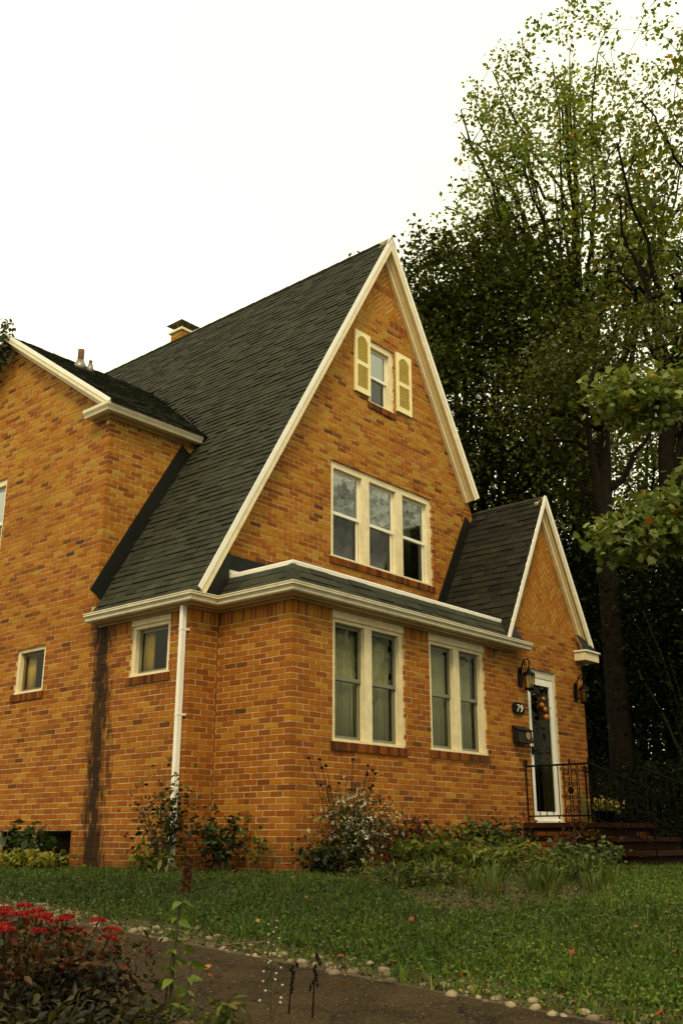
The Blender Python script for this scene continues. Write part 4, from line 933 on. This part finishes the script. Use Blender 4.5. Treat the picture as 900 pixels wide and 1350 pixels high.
def rosette(name, label, base, n_, ln, wd, cs, upr, group=None, cat='plant', arch=.35, spread=.07):
    b0 = np.array((base[0], base[1], float(zg(base[0], base[1])))); V = []; Fs = []; Cc = []
    if spread > .1: n_ = max(n_, 16)
    for i in range(n_):
        th = rng.uniform(0, 6.28); o_ = np.array((math.cos(th), math.sin(th), 0)); s_ = np.array((-o_[1], o_[0], 0)); L_ = ln*rng.uniform(.6, 1.1); st_ = o_*rng.uniform(0, spread)
        tip = st_+o_*L_*rng.uniform(.2, 1)*(1-upr)+np.array((0, 0, L_*(upr+.15))); mid = st_+(tip-st_)*(.35, .35, .75); b = bez(st_, mid, tip+np.array((0, 0, -arch*L_*.3)), 6); c_ = pal(1, cs)[0]; k = len(V)
        for j in range(6):
            w_ = wd*math.sin(math.pi*min(1, .12+.88*j/5.3))**.8 if j < 5 else .002
            V += [b[j]-s_*w_/2, b[j]+np.array((0, 0, -.12*w_)), b[j]+s_*w_/2]; Cc += [c_]*3
        for j in range(5):
            q = k+j*3; Fs += [(q, q+1, q+4, q+3), (q+1, q+2, q+5, q+4)]
    o = link(name, np_mesh(name, np.array(V), Fs, M['leaf'], np.array(Cc), smooth=True)); o.location = b0; return tag(o, label, cat, group)
bush('bed_foliage', 'low tangled green foliage at the tip of the flower bed', (-.75, -2.3), .5, .22, 1300, .06, LG+DK[:2], None, LANCE, n_stem=30, cat='plant')
bush('bed_foliage', 'low tangled green foliage along the right rim of the flower bed', (.6, -2.9), .55, .2, 1300, .06, LG+DK[:2], None, LANCE, n_stem=30, cat='plant')
rosette('hosta', 'broad bright green hosta leaves at the foot of the stoop', (4.05, -.95), 13, .42, .15, [(.12, .17, .022), (.09, .13, .018)], .5)
IR = []
while len(IR) < 60:
    x, y = rng.uniform(-1.95, 2.4), rng.uniform(-3.75, -1.6)
    if in_poly(x, y, BED) and in_poly(x-.12, y-.12, BED) and y < -1.7-.55*max(0, -x): IR.append((x, y))
for x, y in IR:
    rosette('iris', 'upright strap leaved iris in the lobe of the flower bed', (x, y), int(rng.integers(9, 18)), rng.uniform(.18, .36), .013, [(.07, .10, .010), (.05, .075, .009), (.11, .12, .02)], .58, 'irises in the flower bed', arch=.25, spread=.11)
for i in range(3): rosette('daylily', ('arching narrow leaved plant beside the white asters', 'arching narrow leaved plant left of the red shrub', 'arching narrow leaved plant right of the red shrub')[i], ((.75, -.95), (1.0, -.75), (1.85, -.75))[i], 26, .5, .026, LG[:2], .6, 'arching leaf clumps', arch=.6)
# planting along the side wall on the left
bush('yellow_groundcover', 'yellow green leafy groundcover beside the side wall', (-.95, 3.35), .50, .26, 900, .07, [(.20, .20, .018), (.13, .15, .015), (.26, .22, .03)], n_stem=30, cat='plant')
bush('yellow_groundcover', 'yellow green leafy clump at the left edge near the red sedum', (-1.45, 4.1), .40, .32, 700, .08, [(.18, .18, .018), (.10, .13, .015), (.25, .13, .03)], n_stem=24, cat='plant')
bush('hydrangea', 'dark leaved hydrangea with a single white bloom by the basement window', (-.75, 3.65), .30, .55, 240, .13, [(.05, .085, .014), (.025, .045, .008)], n_stem=10, flower=(5, .05, [(.6, .52, .36)]))
bush('wild_shrub', 'dark mixed shrub in front of the left basement window', (-1.0, 4.85), .45, .55, 500, .08, LG[:3]+DK, n_stem=16)
# ivy over the top of the dormer gable
P = []
while len(P) < 900:
    y, z = rng.uniform(5.85, 7.2), rng.uniform(7.0, 8.5)
    if z < wing_z(y)+.28 and z > wing_z(y)-.55-.9*(y-6.05)*.2+rng.normal()*.12: P.append((XM-.2+rng.normal()*.07, y, z))
P = np.array(P); o = link('ivy', leaf_mesh('ivy', P-P.mean(0), .085*rng.uniform(.7, 1.3, len(P)), pal(len(P), DK+[(.06, .085, .012)]), QUAD, M['leaf'], nrm=np.tile((-1., -.3, .4), (len(P), 1))+rng.normal(size=(len(P), 3))*.5)); o.location = P.mean(0)
tag(o, 'dark ivy hanging over the top of the left gable', 'ivy')

# ------------------------------------------------------------------ near plants
sed = tag(empty('red_sedum', (-5.52, -3.70, float(zg(-5.52, -3.70)))), 'large sedum clump with flat crimson flower heads in the lower left corner', 'plant')
mb = MB(); FH = []
for i in range(84):
    x, y = rng.uniform(-.55, .20), rng.uniform(-.45, .75); q = max(0, 1-abs(x)*.5); e = np.array((x, y, .34+.13*q*rng.uniform(.3, 1)-.30*max(0, x)))
    mb.tube(bez(np.array((x*.6, y*.6, 0)), e*(.8, .8, .5), e, 4), .005, 4); FH.append(e)
mb.build('stems', M['stem'], sed)
P = np.concatenate([np.stack([rng.uniform(-.6, .42, 4200), rng.uniform(-.5, .8, 4200), np.zeros(4200)], 1)]); P[:, 2] = rng.random(4200)**.8*(.40-.22*np.maximum(0, P[:, 0]))
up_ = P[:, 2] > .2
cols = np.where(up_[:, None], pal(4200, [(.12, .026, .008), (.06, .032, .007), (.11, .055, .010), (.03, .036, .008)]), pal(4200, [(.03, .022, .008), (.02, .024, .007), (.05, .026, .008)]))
link('foliage', leaf_mesh('foliage', P, .042*rng.uniform(.6, 1.4, 4200), cols, OVATE, M['leaf'], droop=-.3), sed)
for e in FH:
    if e[0] > .28 and rng.random() < .6: continue
    k = 340; r_ = rng.uniform(.026, .046); a_ = rng.uniform(0, 6.28, k); rr = np.sqrt(rng.random(k))*r_; P = e+np.stack([rr*np.cos(a_), rr*np.sin(a_), .016-rr*rr*8], 1)
    link('flower_head', leaf_mesh('flower_head', P, .0105, pal(k, [(.34, .010, .010), (.21, .007, .008), (.42, .03, .018)]), QUAD, M['petal'], dirs=rng.normal(size=(k, 3))*.9+(0, 0, .6)), sed)
bush('dark_hedge_plant', 'dark bushy plant with bronze leaf tips below the sedum', (-5.40, -3.98), .20, .28, 1300, .04, [(.020, .012, .005), (.05, .022, .008), (.012, .012, .004)], None, OVATE, n_stem=26, cat='plant')
bush('dark_hedge_plant', 'dark bushy plant at the lower left corner under the sedum', (-5.75, -4.35), .38, .22, 1500, .045, [(.016, .012, .005), (.02, .022, .006), (.06, .05, .012)], None, OVATE, n_stem=26, cat='plant')
ag = tag(empty('hyssop', (-5.02, -4.16, float(zg(-5.02, -4.16)))), 'tall stalk with a brown flower spike and toothed green leaves beside the path', 'plant')
mb = MB(); tp = np.array((.03, .0, .62)); b = bez(np.array((-.03, .0, 0)), np.array((-.03, .02, .3)), tp, 9); mb.tube(b, np.linspace(.009, .005, 9), 5)
b2 = bez(np.array((-.05, .02, 0)), np.array((-.06, .0, .2)), np.array((.02, .03, .40)), 7); mb.tube(b2, np.linspace(.005, .002, 7), 5); b3 = bez(np.array((.0, -.02, 0)), np.array((.05, -.03, .12)), np.array((.06, -.02, .27)), 6); mb.tube(b3, np.linspace(.005, .002, 6), 5); mb.build('stems', M['stem'], ag)
P = []; Dr = []
for bb in (b[2:7], b2[2:], b3[2:]):
    for q in bb:
        for _ in range(3): P.append(q); th = rng.uniform(0, 6.28); Dr.append((math.cos(th), math.sin(th), -.25))
link('foliage', leaf_mesh('foliage', np.array(P), .075*rng.uniform(.6, 1.2, len(P)), pal(len(P), [(.10, .15, .02), (.14, .19, .03)]), OVATE, M['leaf'], dirs=np.array(Dr)), ag)
k = 420; t = rng.random(k); P = np.array((.022, .002, .50))+np.outer(t, (.012, 0, .155)); th = rng.uniform(0, 6.28, k); P += np.stack([np.cos(th), np.sin(th), 0*th], 1)*(.013*(1-.4*t))[:, None]
link('flower_spike', leaf_mesh('flower_spike', P, .017, pal(k, [(.15, .05, .022), (.07, .024, .012), (.22, .085, .04)]), QUAD, M['petal'], dirs=np.stack([np.cos(th), np.sin(th), .4+0*th], 1)), ag)
fx = tag(empty('white_flower_stalk', (-4.79, -4.5, float(zg(-4.79, -4.5)))), 'slender stalk of small white bell flowers rising over the path', 'plant')
mb = MB(); b = bez(np.array((0, 0, 0)), np.array((.0, .01, .2)), np.array((.01, .0, .43)), 8); mb.tube(b, np.linspace(.004, .002, 8), 5)
fl = MB()
for i in range(24):
    z = .06+.33*i/23; th = i*2.4; r_ = .045*(1-.75*i/23)+.008; c_ = np.array((.005+r_*math.cos(th), r_*math.sin(th), z)); mb.tube([(.005, 0, z-.01), tuple(c_)], .0013, 3); fl.blob(c_, (.0068*(1-.4*i/23),)*3, 6, 4, .15)
mb.build('stem', M['stem'], fx); fl.build('bell_flowers', mat('bell_petal', (.40, .34, .26), .7), fx, True)
for (x, y, h, lb) in ((-4.66, -4.62, .25, 'dark dried stalk standing at the near edge of the path'), (-4.68, -4.50, .2, 'short dark dried stalk beside the white bell flowers')):
    o_ = tag(empty('dried_stalk', (x, y, float(zg(x, y)))), lb, 'plant'); mb = MB(); mb.tube(bez(np.array((0, 0, 0)), np.array((.01, 0, h*.5)), np.array((.03, .01, h)), 6), np.linspace(.005, .002, 6), 5); mb.build('stem', M['bark'], o_)
    hd = MB()
    for i in range(16): z = h*(.45+.55*i/15); hd.blob((.03*z/h+rng.normal()*.008, rng.normal()*.008, z), (.006, .006, .009), 5, 4, .3)
    hd.build('seed_pods', M['bark'], o_)
bush('low_weed', 'pale leafy weed at the foot of the white flower stalk', (-4.98, -4.42), .10, .12, 60, .07, LG, None, LANCE, n_stem=5, cat='plant')
bush('low_weed', 'small green weed beside the hyssop stalk', (-5.12, -4.22), .16, .11, 110, .05, LG, None, OVATE, n_stem=8, cat='plant')
eb = MB(); 
for i in range(3): eb.prism([(-.35+.25*i, -.03, 0), (-.12+.25*i, -.035+.01*i, 0), (-.12+.25*i, .035, 0), (-.35+.25*i, .03, 0)], (0, 0, .022-.004*i))
o = eb.build('edging_board', M['dry']); o.location = (-5.06, -4.05, float(zg(-5.06, -4.05))-.008); o.rotation_euler.z = 1.35; tag(o, 'weathered wooden edging piece lying beside the path', 'board')
tw = MB().tube(bez(np.array((-.2, 0, .03)), np.array((0, .03, .05)), np.array((.2, .05, .06)), 7), np.linspace(.006, .002, 7), 5); tw.tube([(.05, .02, .045), (.13, .08, .07)], .002, 4)
o = tw.build('fallen_twig', M['dry']); o.location = (-3.78, -3.3, float(zg(-3.78, -3.3))-.02); o.rotation_euler.z = -1.0; tag(o, 'pale fallen twig lying on the stone edging', 'twig')

# ------------------------------------------------------------------ river stones along the path, fallen leaves
PM = []
for i in range(8):
    mb = MB().blob((0, 0, 0), (1, rng.uniform(.6, .9), rng.uniform(.4, .6)), 9, 6, .09); PM.append(mb.mesh('river_stone', M['pebble'], True))
placed = []
tries = 0
while len(placed) < 295 and tries < 9000:
    tries += 1
    y = -6.3+5.6*rng.random()**1.25 if rng.random() < .85 else rng.uniform(-2, 1.5)
    x = PX1-.02+abs(rng.normal())*.15; s = .011+.032*rng.random()**1.6
    if x > -3.5 or any((x-a)**2+(y-b_)**2 < (s+c_)**2*.55 for a, b_, c_ in placed): continue
    placed.append((x, y, s))
for x, y, s in placed:
    o = link('river_stone', PM[rng.integers(0, 8)]); o.location = (x, y, float(zg(x, y))+s*.10); o.scale = (s, s, s); o.rotation_euler = (rng.normal()*.15, rng.normal()*.15, rng.uniform(0, 6.28)); o['tint'] = float(rng.random()**.8)
    tag(o, 'smooth river stone in the strip between lawn and path', 'stone', 'river stones edging the path')
LM = []
for i in range(4):
    T, Fc = MAPLE; V = T.copy()-(.4, 0, 0); V[:, 2] += .25*np.sin(V[:, 0]*3+i)*.5+.12*np.abs(V[:, 1]); LM.append(np_mesh('fallen_leaf', V, Fc, M['petal'], np.tile(((.40, .14, .03), (.42, .24, .06), (.30, .06, .02), (.22, .12, .04))[i], (len(V), 1))))
spots = [(-3.7, -3.95), (-3.62, -4.25), (-3.75, -1.6), (-3.6, -5.55), (-3.72, -5.75), (-3.55, -5.2), (-4.5, -3.8), (-4.35, -3.6), (-2.1, -3.45), (-2.3, -2.4), (-2.6, -3.6), (-2.9, -4.9), (-1.9, -4.8), (-.9, -4.6), (.6, -4.2), (1.9, -3.2), (-2.9, -1.2), (-2.0, .1), (-1.6, -.8), (-3.1, -5.6), (-1.2, -1.2), (-.6, .2), (.2, -4.6), (-2.5, -5.3), (-3.3, -2.9), (-3.65, -4.7), (-3.6, -5.35), (-4.2, -4.4), (-4.6, -2.9), (2.6, -2.6)]
for x, y in spots:
    o = link('fallen_leaf', LM[rng.integers(0, 4)]); s = rng.uniform(.03, .065); o.scale = (s, s, s); o.location = (x, y, float(zg(x, y))+(.05 if x > -3.55 else .03)); o.rotation_euler = (rng.normal()*.3, rng.normal()*.3, rng.uniform(0, 6.28)); tag(o, 'curled orange brown leaf fallen on the '+('dark path' if x < PX1 else 'river stone strip' if x < -3.5 else 'lawn'), 'leaf', 'fallen autumn leaves')

# wreath content
P = rng.normal(size=(140, 3))*(.07, .02, .11); link('foliage', leaf_mesh('foliage', P, .055, pal(140, [(.16, .07, .02), (.09, .06, .015), (.22, .05, .02), (.06, .05, .02)]), QUAD, M['petal']), wr)
for (x, z, r_) in ((-.05, .02, .045), (.03, -.04, .05), (.06, -.15, .055), (.0, .12, .035)): MB().blob((x, -.05, z), (r_, r_*.7, r_*.85), 10, 6).build('pumpkin', M['pumpkin'], wr, True)
# planter with yellow flowers beyond the railing
q = at(832, 1075, 15.8); pz = .46
pl = tag(empty('flower_planter', (6.25, -.55, .45)), 'dark planter of yellow flowers on the stoop behind the railing', 'planter')
MB().lathe((0, 0, 0), [(.11, 0), (.16, .17), (.17, .18), (.15, .18)], 12).build('pot', M['iron'], pl, True)
P = rng.normal(size=(220, 3))*(.11, .11, .05)+(0, 0, .24); link('foliage', leaf_mesh('foliage', P, .06, pal(220, LG), QUAD, M['leaf']), pl)
P = np.repeat(rng.normal(size=(18, 3))*(.12, .12, .04)+(0, 0, .30), 8, 0); link('blossom', leaf_mesh('blossom', P, .035, pal(144, [(.55, .36, .03), (.6, .48, .16)], None, .1), QUAD, M['petal'], dirs=rng.normal(size=(144, 3))), pl)
rosette('spiky_plant', 'upright pale leaved plant beside the flower planter on the stoop', (6.3, -.2), 9, .55, .03, [(.12, .14, .04)], .85).location.z = .45

# ------------------------------------------------------------------ lawn
def on_lawn(x, y):
    if x < -3.60 and (x < -3.9 or rng.random() < .75): return False
    if (x > XM-.02 and y > DPT) or (x > -.02 and y > -.02) or (x > 4.7 and y > -1.9): return False
    if x > -1.3 and y > 2.6: return rng.random() < .3
    return (not in_poly(x, y, BED)) or rng.random() < .4
def scatter(n_, f):
    out = []
    while len(out) < n_:
        a_ = rng.uniform(-.37, .40); d_ = math.exp(rng.uniform(math.log(4.2), math.log(26)))
        x = CAM[0]+d_*(math.sin(YAW+a_)); y = CAM[1]+d_*math.cos(YAW+a_)
        if f(x, y): out.append((x, y))
    return np.array(out)
XY = scatter(62000, on_lawn); Z = zg(XY[:, 0], XY[:, 1])
P = np.column_stack([XY, Z+rng.uniform(.005, .045, len(XY))])
pt = .5+.5*lump(P*(1, 1, 0), 3, .9); pt2 = .5+.5*lump(P*(1, 1, 0), 9, 2.3)
cols = pal(len(P), [(.042, .095, .008), (.068, .138, .011), (.115, .165, .018), (.020, .042, .005)])*(.45+.95*pt)[:, None]; cols[:, 0] *= (.85+.5*pt2)
clover = leaf_mesh('lawn', P, rng.uniform(.014, .032, len(P)), cols, QUAD, M['grass'], droop=-.25, upb=.9)
tag(link('lawn_clover', clover), 'short green clover covering the lawn', 'clover', kind='stuff')
XY = scatter(90000, on_lawn); Z = zg(XY[:, 0], XY[:, 1]); P = np.column_stack([XY, Z-.005])
ct = scatter(900, on_lawn); tf = np.repeat(ct, 26, 0)+rng.normal(size=(900*26, 2))*.03; P = np.concatenate([P, np.column_stack([tf, zg(tf[:, 0], tf[:, 1])-.005])]); ln_ = np.concatenate([rng.uniform(.03, .075, len(XY)), rng.uniform(.05, .12, len(tf))])
cols = pal(len(P), [(.050, .105, .008), (.080, .148, .012), (.15, .17, .022), (.024, .050, .006)])*(.45+.95*(.5+.5*lump(P*(1, 1, 0), 3, .9)))[:, None]
dirs = rng.normal(size=(len(P), 3))*(.5, .5, .1)+(0, 0, 1)
tag(link('lawn_grass', leaf_mesh('lawn_grass', P, ln_, cols, BLADE, M['grass'], dirs=dirs, width=.09, nrm=rng.normal(size=(len(P), 3)))), 'thin green grass blades of the lawn', 'grass', kind='stuff')
XY = scatter(8000, lambda x, y: PX1+.03 < x < -3.45 and rng.random() < .5); Z = zg(XY[:, 0], XY[:, 1]); P = np.column_stack([XY, Z+.004])
tag(link('edging_weeds', leaf_mesh('edging_weeds', P, rng.uniform(.012, .03, len(P)), pal(len(P), [(.06, .075, .012), (.12, .11, .02), (.10, .06, .02)]), QUAD, M['grass'], droop=-.3)), 'small weeds growing between the edging stones', 'weeds', kind='stuff')
XY = scatter(5500, lambda x, y: in_poly(x, y, BED) or (-9 < x < PX0)); Z = zg(XY[:, 0], XY[:, 1]); P = np.column_stack([XY, Z+.012])
tag(link('leaf_litter', leaf_mesh('leaf_litter', P, rng.uniform(.015, .05, len(P)), pal(len(P), [(.10, .05, .018), (.06, .03, .012), (.05, .06, .012), (.15, .09, .03)]), QUAD, M['petal'], droop=0)), 'brown leaf litter and crumbs on the bare soil', 'litter', kind='stuff')
XY = scatter(4200, lambda x, y: PX0 < x < PX1); Z = zg(XY[:, 0], XY[:, 1]); P = np.column_stack([XY, Z+.006])
tag(link('path_grit', leaf_mesh('path_grit', P, rng.uniform(.004, .014, len(P)), pal(len(P), [(.09, .06, .03), (.03, .02, .01), (.16, .12, .07)]), QUAD, M['petal'], droop=0)), 'loose grit scattered over the dark path', 'grit', kind='stuff')
